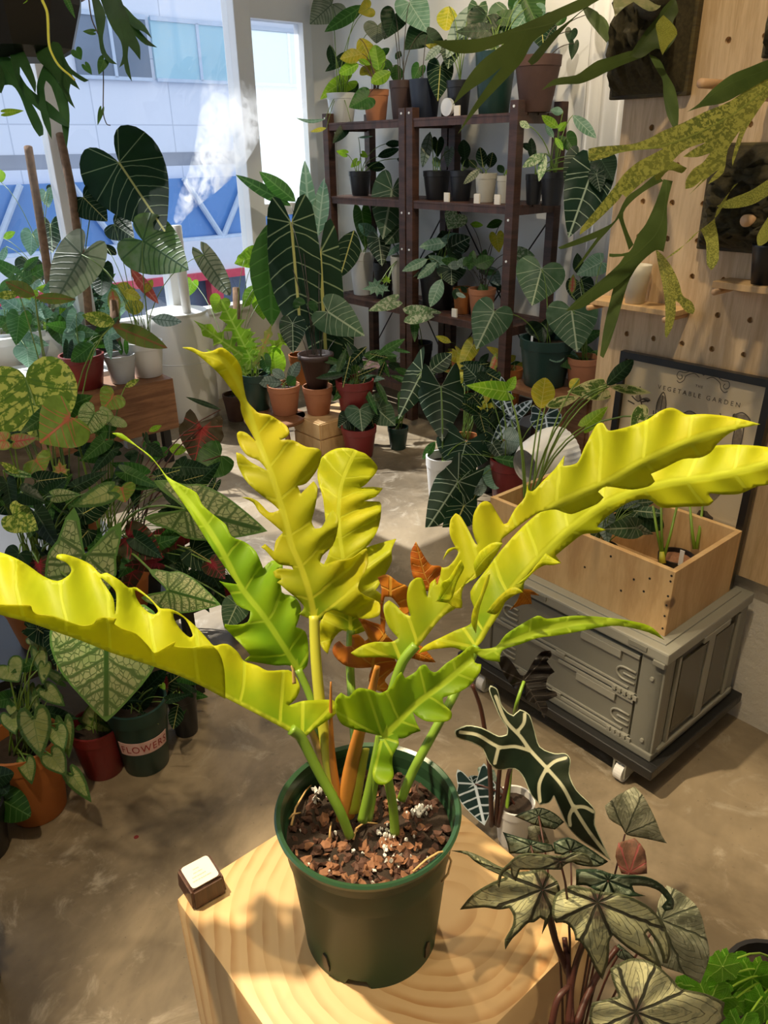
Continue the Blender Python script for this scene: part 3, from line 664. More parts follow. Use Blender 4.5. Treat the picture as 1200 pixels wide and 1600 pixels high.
# roots and the twist tie
for pts in (((455, 1290), (462, 1262), (478, 1235), (488, 1225)), ((452, 1280), (458, 1272), (470, 1270)), ((552, 1312), (556, 1295), (570, 1285), (590, 1287)), ((515, 1310), (516, 1295), (518, 1285)), ((545, 1312), (555, 1300), (560, 1295))):
    MB().tube([PZ(x, y, ZS+.012+.006*math.sin(i*1.5)) for i, (x, y) in enumerate(pts)], .0016, .0010).out('root', M['stemt'], hero, True)
MB().tube([PZ(645, 1362, ZT+PH+.004), PZ(665, 1344, ZT+PH+.007), PZ(685, 1332, ZT+PH+.006), PZ(697, 1330, ZT+PH-.002), PZ(705, 1345, ZT+PH-.03), PZ(700, 1365, ZT+PH-.05), PZ(690, 1378, ZT+PH-.06)], .0013).out('dry_root', M['stemt'], hero, True)

# ---- petioles of the hero
def petiole(pts, r0, r1, mat, parent, name='petiole', flat=1.0, seg=12):
    q = [np.array((x, y, d)) for x, y, d in pts]; s_ = smooth2(q, 5, False, 150)
    return MB().tube([P(*v) for v in s_], r0, r1, seg=seg, flat=flat).out(name, mat, parent, True)
LV = {}
def hl(name, *a, **k): return leaf(hero, 'leaf', *a, thick=.0009, **k)
# left sweeping leaf (far half + near curled half)
m1_ = [(472, 1152, .905), (400, 1115, .89), (300, 1064, .865), (237, 1040, .85), (175, 1020, .84), (125, 1000, .83), (82, 985, .825), (42, 971, .82), (0, 960, .815), (-60, 935, .81), (-120, 890, .81)]
up_ = [(-120, 890), (-70, 868), (-30, 860), (0, 863), (20, 870), (43, 883), (67, 900), (90, 908), (107, 899), (112, 890), (105, 880), (97, 876), (88, 872), (90, 867), (100, 866), (120, 872), (143, 883), (157, 897), (167, 895), (187, 907), (200, 918), (213, 918), (233, 933), (250, 950), (256, 951), (267, 952), (283, 960), (307, 980), (328, 1003), (335, 1009), (348, 1006), (358, 1008), (372, 1020), (381, 1033), (402, 1040), (418, 1048), (450, 1047), (462, 1057), (469, 1075), (462, 1092), (450, 1103), (470, 1096), (490, 1094), (520, 1094), (525, 1103), (525, 1115), (510, 1127), (490, 1140), (472, 1152)]
l1 = hl('l', up_ + [(x, y) for x, y, d in m1_[1:-1]], m1_, M['L_yellow'], fold=.75, rip=.10, rn=8, g=6,
        holes=[[(212, 922), (235, 938), (247, 955), (238, 960), (222, 948), (212, 932)], [(272, 958), (290, 968), (301, 992), (296, 996), (283, 985), (272, 968)], [(157, 903), (178, 920), (182, 932), (180, 960), (177, 935)]])
nr_ = [(0, 944), (25, 945), (47, 946), (51, 955), (60, 960), (82, 962), (125, 977), (145, 975), (152, 966), (165, 964), (182, 967), (178, 975), (190, 982), (212, 990), (232, 1010), (242, 1020), (260, 1010), (275, 1002), (271, 1010), (300, 1012), (328, 1008), (343, 1022), (350, 1045), (352, 1075), (352, 1092)]
leaf(l1, 'curled_lobes', nr_+[(300, 1064), (237, 1040), (175, 1020), (125, 1000), (82, 985), (42, 971), (0, 960), (-50, 939), (-80, 925), (-50, 935)], m1_, M['L_yellow'], fold=-.75, rip=.08, rn=8, g=6, thick=.0009)
petiole([(547, 1307, .925), (530, 1265, .915), (500, 1210, .91), (470, 1152, .905), (455, 1140, .90)], .0058, .0066, M['stemg'], l1)
# narrow left leaf
la_ = [(175, 677), (190, 677), (215, 697), (235, 712), (250, 730), (262, 745), (283, 757), (307, 770), (315, 787), (325, 797), (337, 807), (353, 820), (362, 838), (383, 847), (400, 862), (411, 888), (425, 876), (440, 880), (441, 893), (440, 925), (460, 932), (470, 950), (467, 967), (462, 980), (477, 987), (482, 1010), (480, 1040), (465, 1052), (452, 1040), (432, 1040), (402, 1035), (382, 1032), (391, 1024), (380, 1010), (362, 992), (351, 980), (352, 975), (365, 977), (387, 972), (391, 955), (370, 945), (360, 927), (350, 915), (343, 908), (350, 910), (371, 913), (350, 884), (325, 847), (296, 801), (262, 751), (242, 722), (212, 697), (190, 686)]
l2 = hl('l', la_, [(466, 1046, .985), (440, 1005, .98), (410, 960, .98), (375, 915, .985), (342, 852, .99), (300, 790, 1.0), (256, 742, 1.005), (215, 700, 1.01), (175, 680, 1.01)], M['L_lime'], fold=-.25, side=-.35, rip=.16, rn=8, g=5)
petiole([(520, 1240, .955), (500, 1150, .97), (485, 1090, .98), (466, 1046, .985)], .005, .005, M['stemg'], l2)
# back leaf
lc_ = [(512, 707), (530, 700), (550, 701), (560, 705), (571, 709), (585, 722), (590, 732), (585, 742), (571, 757), (563, 762), (583, 761), (598, 763), (587, 776), (567, 783), (592, 784), (596, 790), (592, 822), (580, 846), (571, 856), (592, 849), (619, 842), (612, 859), (612, 876), (600, 901), (587, 922), (600, 935), (590, 960), (560, 968), (572, 985), (552, 992), (535, 985), (520, 1000), (512, 1022), (502, 1010), (498, 985), (505, 950), (500, 900), (515, 860), (510, 830), (505, 780), (496, 747), (500, 720)]
l3 = hl('l', lc_, [(548, 988, 1.10), (545, 930, 1.10), (537, 880, 1.11), (530, 830, 1.12), (529, 790, 1.13), (535, 750, 1.14), (556, 703, 1.15)], M['L_yellow'], fold=.22, rip=.16, rn=7, g=6)
petiole([(560, 1240, 1.0), (552, 1120, 1.06), (547, 1040, 1.09), (548, 985, 1.10)], .0065, .006, M['stemg'], l3)
# tall centre leaf
lb_ = [(285, 543), (300, 543), (317, 550), (332, 548), (346, 543), (360, 552), (370, 562), (377, 576), (380, 600), (386, 626), (398, 640), (404, 645), (420, 648), (433, 655), (447, 665), (452, 676), (446, 684), (437, 687), (458, 688), (478, 698), (494, 700), (502, 706), (500, 722), (494, 736), (479, 755), (465, 759), (470, 772), (490, 752), (496, 762), (493, 790), (487, 815), (492, 826), (503, 824), (513, 805), (520, 797), (528, 808), (527, 830), (519, 853), (504, 868), (500, 878), (508, 882), (525, 876), (550, 872), (566, 860), (573, 857), (575, 876), (570, 895), (562, 908), (560, 922), (571, 931), (592, 941), (594, 955), (590, 963), (567, 967), (540, 960), (522, 953), (508, 958), (500, 970), (479, 965), (467, 959), (475, 949), (467, 938), (450, 924), (440, 915), (433, 910), (440, 905), (430, 902), (427, 893), (437, 888), (458, 890), (455, 885), (437, 882), (427, 874), (415, 860), (408, 855), (414, 850), (428, 862), (431, 845), (442, 832), (425, 817), (405, 800), (395, 785), (378, 777), (392, 778), (405, 785), (421, 801), (436, 797), (427, 788), (400, 767), (382, 748), (371, 725), (369, 707), (378, 710), (392, 722), (417, 735), (405, 720), (387, 712), (375, 697), (370, 680), (374, 674), (386, 677), (400, 690), (390, 672), (381, 655), (376, 640), (375, 628), (367, 617), (355, 600), (342, 584), (325, 568), (305, 552)]
l4 = hl('l', lb_, [(492, 968, .965), (483, 925, .965), (470, 885, .97), (455, 850, .975), (447, 815, .98), (435, 775, .985), (422, 735, .99), (408, 700, 1.0), (396, 665, 1.005), (385, 630, 1.0), (372, 595, .99), (345, 560, .975), (286, 544, .965)], M['L_yellow'], fold=-.28, side=.1, rip=.14, rn=9, g=5)
petiole([(520, 1240, .94), (510, 1170, .95), (500, 1100, .955), (493, 1020, .96), (491, 962, .965)], .0075, .0068, M['stemy'], l4)
# second right leaf (behind)
lr2 = [(745, 1010), (725, 1017), (710, 1012), (690, 1013), (675, 1015), (654, 1021), (662, 1010), (687, 997), (712, 985), (735, 975), (742, 955), (735, 925), (760, 890), (800, 840), (850, 795), (900, 770), (960, 735), (1040, 708), (1110, 697), (1150, 695), (1200, 699), (1240, 712), (1215, 742), (1200, 757), (1183, 760), (1165, 768), (1153, 772), (1130, 773), (1110, 771), (1108, 774), (1115, 783), (1107, 790), (1067, 792), (1033, 793), (1013, 780), (987, 783), (965, 795), (945, 810), (933, 823), (947, 828), (930, 833), (910, 835), (890, 850), (868, 868), (877, 880), (855, 882), (838, 890), (820, 908), (818, 923), (800, 922), (792, 935), (780, 960), (765, 982), (755, 1000)]
l5 = hl('l', lr2, [(745, 1012, .99), (790, 935, 1.0), (850, 865, 1.0), (905, 815, 1.0), (960, 780, .99), (1030, 757, .98), (1110, 745, .965), (1180, 730, .95), (1240, 712, .94)], M['L_yellow'], fold=.35, side=.15, rip=.14, rn=9, g=6)
petiole([(627, 1250, .955), (645, 1205, .955), (680, 1140, .96), (712, 1080, .975), (745, 1010, .99)], .0058, .0058, M['stemg'], l5)
# front right leaf
lr1 = [(1188, 663), (1167, 657), (1133, 650), (1100, 647), (1073, 648), (1060, 641), (1047, 637), (1030, 643), (1013, 655), (987, 665), (960, 672), (950, 672), (942, 661), (933, 663), (923, 680), (913, 700), (903, 722), (890, 727), (880, 728), (882, 712), (867, 733), (847, 753), (833, 767), (826, 766), (824, 756), (820, 777), (805, 795), (793, 817), (787, 819), (777, 803), (767, 787), (757, 783), (747, 790), (740, 805), (739, 830), (747, 852), (742, 848), (733, 830), (720, 807), (712, 802), (704, 812), (703, 835), (712, 855), (700, 858), (692, 875), (688, 900), (683, 915), (680, 905), (672, 912), (668, 935), (660, 905), (650, 903), (640, 912), (636, 928), (637, 945), (642, 963), (630, 958), (618, 945), (608, 938), (600, 945), (601, 962), (608, 980), (622, 997), (612, 1003), (585, 1003), (565, 1009), (548, 1020), (560, 1027), (600, 1027), (618, 1030), (630, 1038), (662, 1000), (690, 965), (712, 950), (720, 940), (724, 918), (740, 903), (760, 890), (773, 868), (784, 848), (784, 843), (800, 830), (820, 815), (845, 800), (867, 796), (880, 800), (893, 803), (910, 797), (933, 787), (943, 777), (934, 768), (947, 760), (987, 765), (1013, 760), (1023, 752), (1017, 740), (1040, 730), (1067, 717), (1093, 715), (1110, 707), (1120, 694), (1135, 680), (1155, 670)]
l6 = hl('l', lr1, [(628, 1036, .90), (668, 990, .90), (712, 940, .905), (755, 893, .91), (805, 845, .91), (865, 792, .91), (905, 772, .905), (947, 755, .90), (1013, 718, .89), (1100, 682, .875), (1188, 663, .86)], M['L_yellow'], fold=.42, side=-.15, rip=.16, rn=9, g=5.5,
        holes=[[(688, 885), (697, 868), (710, 858), (716, 862), (712, 872), (700, 885)]])
petiole([(575, 1280, .94), (588, 1200, .925), (605, 1110, .91), (628, 1036, .90), (650, 1008, .90)], .006, .006, M['stemg'], l6)
leaf(l6, 'folded_lobes', T(600, 800, 4, [(320, 560), (400, 570), (440, 600), (485, 600), (490, 570), (480, 510), (500, 450), (580, 410), (640, 340), (740, 200), (680, 190), (620, 230), (590, 260), (570, 380), (500, 450), (420, 520)]), [(684, 940, .895), (740, 900, .895), (785, 850, .90)], M['L_yellow'], fold=-.3, rip=.2, rn=3, g=5, thick=.0009)
for par_, pts_, md_, dd__, fo_ in ((l6, [(575, 400), (560, 330), (590, 260), (640, 215), (700, 188), (742, 195), (705, 262), (640, 352), (590, 402), (505, 452), (540, 425)], [(520, 440), (620, 300), (735, 198)], -.015, .35),
    (l5, [(640, 625), (690, 560), (745, 505), (805, 468), (850, 482), (868, 502), (815, 520), (760, 560), (720, 620), (690, 640)], [(660, 630), (760, 520), (862, 502)], -.02, .3),
    (l5, [(820, 455), (900, 395), (960, 320), (1010, 258), (1050, 285), (1107, 318), (1060, 332), (990, 335), (930, 380), (870, 440)], [(840, 450), (980, 310), (1100, 320)], -.02, .3),
    (l5, [(545, 670), (560, 600), (600, 520), (640, 400), (665, 380), (650, 450), (610, 560), (590, 640), (575, 760), (555, 720)], [(570, 750), (590, 600), (660, 390)], -.03, .3),
    (l6, [(330, 555), (400, 562), (430, 530), (455, 440), (500, 350), (480, 300), (440, 360), (400, 420), (360, 440), (350, 500)], [(350, 550), (420, 450), (490, 320)], -.01, -.3)):
    mm_ = T(600, 800, 4, md_); leaf(par_, 'side_lobe', T(600, 800, 4, pts_), [(x, y, .90+dd__-.01*i) for i, (x, y) in enumerate(mm_)], M['L_yellow'], fold=fo_, rip=.1, rn=2, g=5, thick=.0009)
# lower right leaf
lr3 = [(597, 1150), (567, 1143), (545, 1137), (533, 1130), (525, 1113), (524, 1093), (533, 1082), (542, 1088), (547, 1087), (555, 1078), (563, 1075), (580, 1078), (593, 1083), (605, 1078), (613, 1071), (620, 1057), (627, 1050), (633, 1060), (650, 1049), (656, 1041), (665, 1039), (672, 1048), (682, 1050), (695, 1038), (707, 1030), (722, 1020), (735, 1009), (750, 1014), (775, 1010), (790, 992), (812, 977), (840, 962), (855, 967), (897, 962), (950, 965), (1000, 973), (1020, 981), (1038, 1000), (1013, 988), (967, 978), (933, 981), (883, 991), (862, 994), (840, 997), (812, 1007), (785, 1016), (781, 1034), (760, 1031), (740, 1020), (742, 1035), (752, 1038), (750, 1050), (735, 1070), (720, 1080), (707, 1085), (692, 1090), (693, 1100), (705, 1112), (705, 1122), (697, 1127), (667, 1127), (650, 1118), (645, 1112), (650, 1128), (657, 1142), (645, 1146), (633, 1153), (622, 1154), (623, 1163), (614, 1180), (613, 1195), (615, 1213), (603, 1225), (592, 1226), (584, 1218), (582, 1203), (584, 1185), (590, 1168)]
l7 = hl('l', lr3, [(598, 1152, .885), (625, 1125, .88), (650, 1100, .878), (700, 1062, .875), (745, 1025, .875), (800, 1002, .88), (870, 978, .885), (950, 971, .89), (1038, 999, .90)], M['L_lime'], fold=-.3, side=.15, rip=.18, rn=8, g=5)
petiole([(617, 1302, .94), (614, 1260, .93), (606, 1215, .905), (598, 1152, .887)], .0062, .005, M['stemg'], l7)
# second stem, sheaths and spears
petiole([(566, 1283, .935), (578, 1230, .93), (588, 1180, .925), (593, 1150, .93)], .0065, .005, M['stemg'], hero, 'stem')
petiole([(540, 1278, .95), (546, 1215, .945), (560, 1150, .945), (578, 1090, .95), (590, 1040, .955)], .0155, .005, M['stemo'], hero, 'withered_sheath', flat=.5)
petiole([(524, 1250, .95), (508, 1200, .95), (492, 1155, .95), (478, 1125, .95)], .0085, .004, M['stemt'], hero, 'dry_sheath', flat=.5)
petiole([(528, 1250, .94), (520, 1190, .94), (517, 1130, .94), (517, 1065, .94)], .007, .0012, M['stemo'], hero, 'dry_spear', flat=.6)
petiole([(552, 1270, .95), (565, 1200, .955), (572, 1170, .955)], .010, .006, M['stemy'], hero, 'sheath', flat=.5)
petiole([(460, 1068, .93), (458, 1048, .93), (455, 1040, .93)], .003, .0008, M['stemt'], hero, 'dry_spear', flat=.6)
for z_, sc_, o_, pts, md in (
    (0, 4, (350, 850), [(960, 210), (1020, 190), (1090, 240), (1150, 270), (1160, 380), (1150, 450), (1120, 470), (1085, 410), (1100, 395), (1050, 335), (1005, 330), (990, 400), (1010, 470), (1010, 560), (1100, 640), (1060, 700), (1100, 770), (1060, 790), (1005, 850), (1030, 890), (1000, 930), (940, 905), (905, 850), (925, 770), (830, 775), (740, 750), (680, 680), (690, 630), (720, 605), (760, 640), (800, 635), (800, 570), (840, 565), (880, 605), (900, 590), (880, 540), (835, 455), (900, 480), (980, 505), (975, 400), (985, 280)], [(960, 900), (930, 760), (960, 640), (1030, 520), (1040, 250)]),
    (0, 4, (600, 800), [(200, 185), (235, 250), (290, 330), (350, 338), (390, 380), (360, 450), (270, 495), (240, 470), (180, 400), (166, 260)], [(300, 480), (250, 380), (200, 190)]),
    (0, 4, (600, 800), [(100, 900), (160, 850), (230, 835), (325, 940), (250, 935), (160, 910)], [(110, 900), (200, 880), (325, 940)]),
    (0, 4, (600, 800), [(860, 480), (920, 488), (970, 522), (915, 515), (925, 575), (860, 580), (785, 612), (830, 560)], [(860, 490), (900, 540), (925, 575)])):
    q = T(*o_, sc_, pts); mm = [(x, y, 1.03) for x, y in T(*o_, sc_, md)]
    leaf(hero, 'withered_leaf', q, mm, M['L_orange'], fold=.4, rip=.2, rn=3, g=5, thick=.0009)

# ================================================================== crate, dolly, box, framed print, peg board
ZD = .10
dl = thing('crate_dolly', R(1.0, 1.64, 0), 'flat black wheeled dolly under the folding crate', 'dolly')
b_ = MB(); b_.box(.665, 1.335, 1.405, 1.435, .072, ZD, bev=.004); b_.box(.665, 1.335, 1.835, 1.865, .072, ZD, bev=.004)
b_.box(.665, .695, 1.43, 1.84, .072, ZD, bev=.004); b_.box(1.305, 1.335, 1.43, 1.84, .072, ZD, bev=.004); b_.box(.69, 1.31, 1.43, 1.84, .078, .088)
b_.out('platform', M['black'], dl)
for a, b in ((.755, 1.432), (1.24, 1.432), (.76, 1.80), (1.24, 1.80)):
    w_ = MB(); w_.tube([R(a-.012, b, .030), R(a+.012, b, .030)], .030, seg=24); o = w_.out('caster_wheel', M['white'], dl)
    w_ = MB(); w_.box(a-.019, a-.014, b-.022, b+.022, .022, .078); w_.box(a+.014, a+.019, b-.022, b+.022, .022, .078); w_.box(a-.02, a+.02, b-.024, b+.024, .068, .076); w_.out('caster_fork', M['crate2'], o)
cr = thing('folding_crate', R(.99, 1.64, ZD), 'grey-green plastic folding crate with a lid, on the black dolly', 'crate')
a0, a1, b0, b1, zt = .69, 1.30, 1.436, 1.842, .435
b_ = MB(); b_.box(a0+.012, a1-.012, b0+.014, b1-.005, ZD, .40); 
for aa in (a0, a1-.065): b_.box(aa, aa+.065, b0+.002, b0+.03, ZD+.012, .405, bev=.003)
b_.box(a0+.002, a0+.05, b0+.002, b0+.05, ZD+.012, .405, bev=.003); b_.box(a0+.002, a0+.05, b1-.05, b1, ZD+.012, .405, bev=.003)
b_.box(a0-.002, a1, b0-.004, b1, ZD, ZD+.022, bev=.004)
b_.out('crate_body', M['crate'], cr)
lid = MB().box(a0-.006, a1+.006, b0-.008, b1+.002, .400, zt-.004, bev=.005).box(a0+.02, a1-.02, b0+.02, b1-.02, zt-.006, zt, bev=.002).out('lid', M['crate2'], cr)
q = MB()
for k in range(4): q.box(a0+.05+k*.15, a0+.10+k*.15, b0-.011, b0-.002, .412, .424)
q.box(a0-.001, a0+.03, b0-.012, b0, .388, .402, bev=.002); q.out('lid_tab', M['crate'], lid)
# front face: two hinged panels with rails, catches and moulded loops
for z0, z1 in ((.262, .385), (.130, .252)):
    pn = MB().box(a0+.072, a1-.07, b0+.006, b0+.016, z0, z1, bev=.002).out('side_panel', M['crate'], cr)
    q = MB(); q.box(a0+.07, a1-.06, b0-.001, b0+.012, z0-.006, z0+.006, bev=.002); q.box(a0+.09, a1-.1, b0+.001, b0+.010, z0+.012, z0+.017)
    q.box(a0+.12, a0+.24, b0-.001, b0+.012, z1-.035, z1-.012, bev=.002); q.box(a0+.07, a0+.30, b0+.000, b0+.012, z1-.012, z1-.002, bev=.001); q.out('panel_rail', M['crate2'], pn)
    q = MB(); q.box(a0+.058, a0+.134, b0+.001, b0+.006, z0-.008, z0+.004)
    for k in range(5): q.box(a0+.06+k*.015, a0+.070+k*.015, b0-.004, b0+.008, z0-.008, z0+.004)
    q.out('hinge', M['crate2'], pn)
    for aa in (.30, .42): MB().box(a0+aa-.02, a0+aa+.01, b0-.003, b0+.008, z0+.002, z0+.014, bev=.001).out('hinge', M['crate2'], pn)
    for aa, zz in ((a0+.105, (z0+z1)/2-.012), (a1-.13, (z0+z1)/2-.012)):
        t_ = MB().tube([R(aa-.03, b0+.004, zz-.016)]+[R(aa+.022*math.sin(x), b0+.004, zz+.018*-math.cos(x)) for x in [i*.35 for i in range(0, 10)]]+[R(aa-.03, b0+.004, zz+.018)], .0032, seg=6)
        t_.tube([R(aa-.03, b0+.004, zz), R(aa+.004, b0+.004, zz)], .0028, seg=6); t_.out('catch', M['crate2'], pn, True)
q = MB()
for aa, zz in ((a0+.03, .39), (a0+.03, .34), (a0+.03, .15), (a0+.016, .414)): q.tube([R(aa, b0+.004, zz), R(aa, b0-.003, zz)], .005, seg=12)
q.out('rivet', M['crate2'], cr)
# end face: frame, ribs and smoky clear panels
e = MB(); e.box(a0+.004, a0+.016, b0+.055, b1-.055, ZD+.03, .395); e.out('end_recess', M['crated'], cr)
for c0, c1 in ((b0+.075, b0+.19), (b0+.235, b1-.075)): MB().box(a0-.002, a0+.003, c0, c1, ZD+.05, .372, bev=.001).out('clear_panel', M['clear'], cr)
e = MB(); e.box(a0-.004, a0+.014, b0+.195, b0+.228, ZD+.03, .392, bev=.002); e.box(a0-.004, a0+.014, b0+.055, b0+.066, ZD+.03, .392, bev=.001); e.box(a0-.004, a0+.014, b1-.068, b1-.052, ZD+.03, .392, bev=.001)
e.box(a0-.008, a0+.01, b0+.16, b0+.29, .385, .402, bev=.002); e.box(a0-.006, a0+.012, b0+.02, b1-.02, ZD+.018, ZD+.03, bev=.002); e.out('end_frame', M['crate2'], cr)

wb = thing('wooden_planter_box', R(1.0, 1.64, zt), 'open pine planter box with nail holes, standing on the grey folding crate', 'box')
A0, A1, B0, B1, Z1 = .73, 1.30, 1.482, 1.80, .612; tk = .014
MB().box(A0, A1, B0, B0+tk, zt, Z1, bev=.001).out('side_board', M['pine2'], wb); MB().box(A0, A1, B1-tk, B1, zt, Z1, bev=.001).out('side_board', M['pine2'], wb)
MB().box(A0+.0005, A0+tk, B0+tk, B1-tk, zt, Z1-.001, bev=.0008).out('end_board', M['pine3'], wb); MB().box(A1-tk, A1-.0005, B0+tk, B1-tk, zt, Z1-.001, bev=.0008).out('end_board', M['pine3'], wb)
MB().box(A0+tk, A1-tk, B0+tk, B1-tk, zt, zt+.012).out('bottom_board', M['pine2'], wb)
q = MB()
for zz in (.455, .49, .52, .545, .585, .60): q.tube([R(A0+.008, B0+.001, zz), R(A0+.008, B0-.0008, zz)], .0028, seg=10)
rd = random.Random(5)
for aa, zz in ((.79, .57), (.83, .55), (.86, .505), (.90, .585), (.97, .525), (.80, .53), (1.06, .555)): q.tube([R(aa, B0+.001, zz), R(aa, B0-.0007, zz)], .003, seg=9)
q.out('nail_head', M['black'], wb)

# framed print leaning on the board
fp = thing('framed_print', R(.73+.2, 1.83, .437), 'black framed print headed THE VEGETABLE GARDEN, leaning on the peg board behind the planter box', 'picture')
def FPt(s, t, off=0.0): # s along the wall towards the camera from the left edge, t up
    a = 1.145 - s; z = .438 + t; b = 1.812 + .012*(t/.56) - off
    return R(a, b, z)
FW, FH = .415, .560; 
def fbox(s0, s1, t0, t1, o0, o1):
    return [FPt(s0, t0, o0), FPt(s1, t0, o0), FPt(s1, t1, o0), FPt(s0, t1, o0), FPt(s0, t0, o1), FPt(s1, t0, o1), FPt(s1, t1, o1), FPt(s0, t1, o1)], [(0, 1, 2, 3), (7, 6, 5, 4), (0, 4, 5, 1), (1, 5, 6, 2), (2, 6, 7, 3), (3, 7, 4, 0)]
q = MB(); fr = .018
for z_ in ((0, FW, 0, fr), (0, FW, FH-fr, FH), (0, fr, fr, FH-fr), (FW-fr, FW, fr, FH-fr)): q.add(*fbox(*z_, 0, .020))
q.out('frame', M['blackframe'], fp)
ps = mk('print', *fbox(fr, FW-fr, fr, FH-fr, .004, .008), M['poster'], fp)
def text_on(s, size, fn, name, mat, parent, spacing=1.1):
    cu = bpy.data.curves.new('t', 'FONT'); cu.body = s; cu.size = size; cu.align_x = 'CENTER'; cu.space_character = spacing; cu.resolution_u = 3
    o = bpy.data.objects.new('t', cu); C.objects.link(o); me = bpy.data.meshes.new_from_object(o); bpy.data.objects.remove(o)
    return mk(name, [fn(v.co.x, v.co.y) for v in me.vertices], [tuple(f.vertices) for f in me.polygons], mat, parent)
SCx = .230
text_on('THE', .0095, lambda x, y: FPt(SCx+x, .504+y, .0088), 'lettering', M['ink'], ps, 1.3)
text_on('VEGETABLE GARDEN', .0165, lambda x, y: FPt(SCx+x, .478+y, .0088), 'lettering', M['ink'], ps, 1.55)
def strokes(pls, r, name='engraving', mat='ink'):
    q = MB()
    for pl_ in pls:
        s_ = smooth2([(x+.006, y+.042) for x, y in pl_], 4, False, 150)
        for i in range(len(s_)-1):
            x, y = s_[i], s_[i+1]; d = (y-x); l = np.linalg.norm(d)
            if l < 1e-7: continue
            nn = np.array([-d[1], d[0]])/l*r; e_ = d/l*r*.5
            q.add([FPt(*(x-nn-e_), .0086), FPt(*(y-nn+e_), .0086), FPt(*(y+nn+e_), .0086), FPt(*(x+nn-e_), .0086)], [(0, 1, 2, 3)])
    q.out(name, M[mat], ps)
sc_ = []
for sg in (-1, 1):
    sc_ += [[(SCx+sg*x, y) for x, y in ((0, .495), (.02, .508), (.035, .500), (.05, .492), (.066, .492), (.070, .480), (.062, .473), (.055, .478), (.058, .485))],
            [(SCx+sg*x, y) for x, y in ((.01, .488), (.025, .495), (.045, .485), (.05, .472), (.06, .464), (.068, .468))], [(SCx+sg*x, y) for x, y in ((.003, .503), (.018, .515), (.03, .507), (.018, .499))]]
strokes(sc_, .0009)
def blob(cx, cy, w_, h_, mat, pts=None, n=14, jag=.12, seed=1):
    rd = random.Random(seed); q = pts or [(cx+w_/2*math.cos(a)*(1+rd.uniform(-jag, jag)), cy+h_/2*math.sin(a)*(1+rd.uniform(-jag, jag))) for a in [6.283*i/n for i in range(n)]]
    MB().add([FPt(x+.006, y+.042, .0085) for x, y in q], [tuple(range(len(q)))]).out('engraving', M[mat], ps)
blob(.13, .395, .026, .055, 'inkl', jag=.15, seed=2); strokes([[(.118, .36), (.117, .40), (.13, .43), (.143, .40), (.141, .36)], [(.13, .36), (.13, .42)], [(.112, .355), (.11, .375)], [(.148, .36), (.152, .39)]], .0014)
blob(.215, .380, .050, .035, 'inkl', seed=3, n=20); strokes([[(.19, .37), (.20, .392), (.215, .398), (.232, .39), (.24, .37)], [(.205, .37), (.21, .388), (.225, .37)]], .0013)
strokes([[(.04, .40), (.06, .39), (.075, .40), (.09, .395)], [(.06, .43), (.065, .40), (.08, .37), (.09, .34)], [(.05, .41), (.07, .42)], [(.07, .39), (.095, .40)], [(.03, .385), (.05, .38)]], .0018)
blob(.06, .40, .02, .014, 'inkl', seed=6); blob(.085, .40, .022, .012, 'inkl', seed=7)
blob(.345, .41, .05, .022, 'inkl', seed=4); blob(.328, .412, .014, .014, 'ink', seed=8); blob(.345, .35, .022, .075, 'inkl', seed=5, jag=.06); strokes([[(.335, .39), (.334, .35), (.34, .315)], [(.355, .39), (.356, .35), (.348, .315)], [(.33, .418), (.345, .425), (.362, .416), (.368, .402)], [(.29, .41), (.30, .395), (.305, .405)]], .0014)
blob(.305, .20, .05, .05, 'inkl', seed=11, jag=.2); blob(.30, .13, .05, .03, 'ink', seed=12, jag=.25); blob(.15, .22, .06, .07, 'inkl', seed=13)
MB().add([FPt(fr, fr, .0092), FPt(FW-fr, fr, .0092), FPt(FW-fr, FH-fr, .0092), FPt(fr, FH-fr, .0092)], [(0, 1, 2, 3)]).out('glazing', M['glass'], fp)

# peg board with real holes
pb = thing('peg_board', R(.6, 1.86, .44), 'pale pine peg board with a grid of round holes, fixed to the right wall', 'board')
bo = MB().box(-.6, 1.245, 1.846, 1.868, .46, 2.6).out('board', M['peg'], pb)
ct = MB()
for i in range(-3, 6):
    for j in range(-1, 9):
        a, z = .833+.0815*i, 1.035+.0835*j
        if .62 < a < 1.235: ct.tube([R(a, 1.83, z), R(a, 1.858, z)], .0072, seg=14)
co = ct.out('cutter', M['peg'], pb)
md = bo.modifiers.new('b', 'BOOLEAN'); md.operation = 'DIFFERENCE'; md.object = co; md.solver = 'EXACT'
bpy.context.view_layer.update(); dg = bpy.context.evaluated_depsgraph_get(); me = bpy.data.meshes.new_from_object(bo.evaluated_get(dg)); bo.modifiers.clear(); bo.data = me; bpy.data.objects.remove(co)
def pegs(parent, lst, l=.09):
    for a, z in lst: MB().tube([R(a, 1.846, z), R(a, 1.846-l, z)], .0072, seg=14).out('peg', M['dowel'], parent, True)
ps1 = thing('peg_shelf', R(1.12, 1.80, 1.12), 'small pine shelf resting on pegs low on the peg board, left of centre', 'shelf', None)
MB().box(.985, 1.245, 1.765, 1.845, 1.115, 1.128, bev=.001).out('shelf_board', M['pine3'], ps1); pegs(ps1, ((1.225, 1.108), (1.0, 1.108)), .095)
ps2 = thing('peg_shelf', R(.85, 1.80, 1.2), 'small pine shelf on a peg at the right edge, under a black pot', 'shelf', None)
MB().box(.62, .90, 1.765, 1.845, 1.195, 1.210, bev=.001).out('shelf_board', M['pine3'], ps2); pegs(ps2, ((.885, 1.188), (.65, 1.188)), .095)
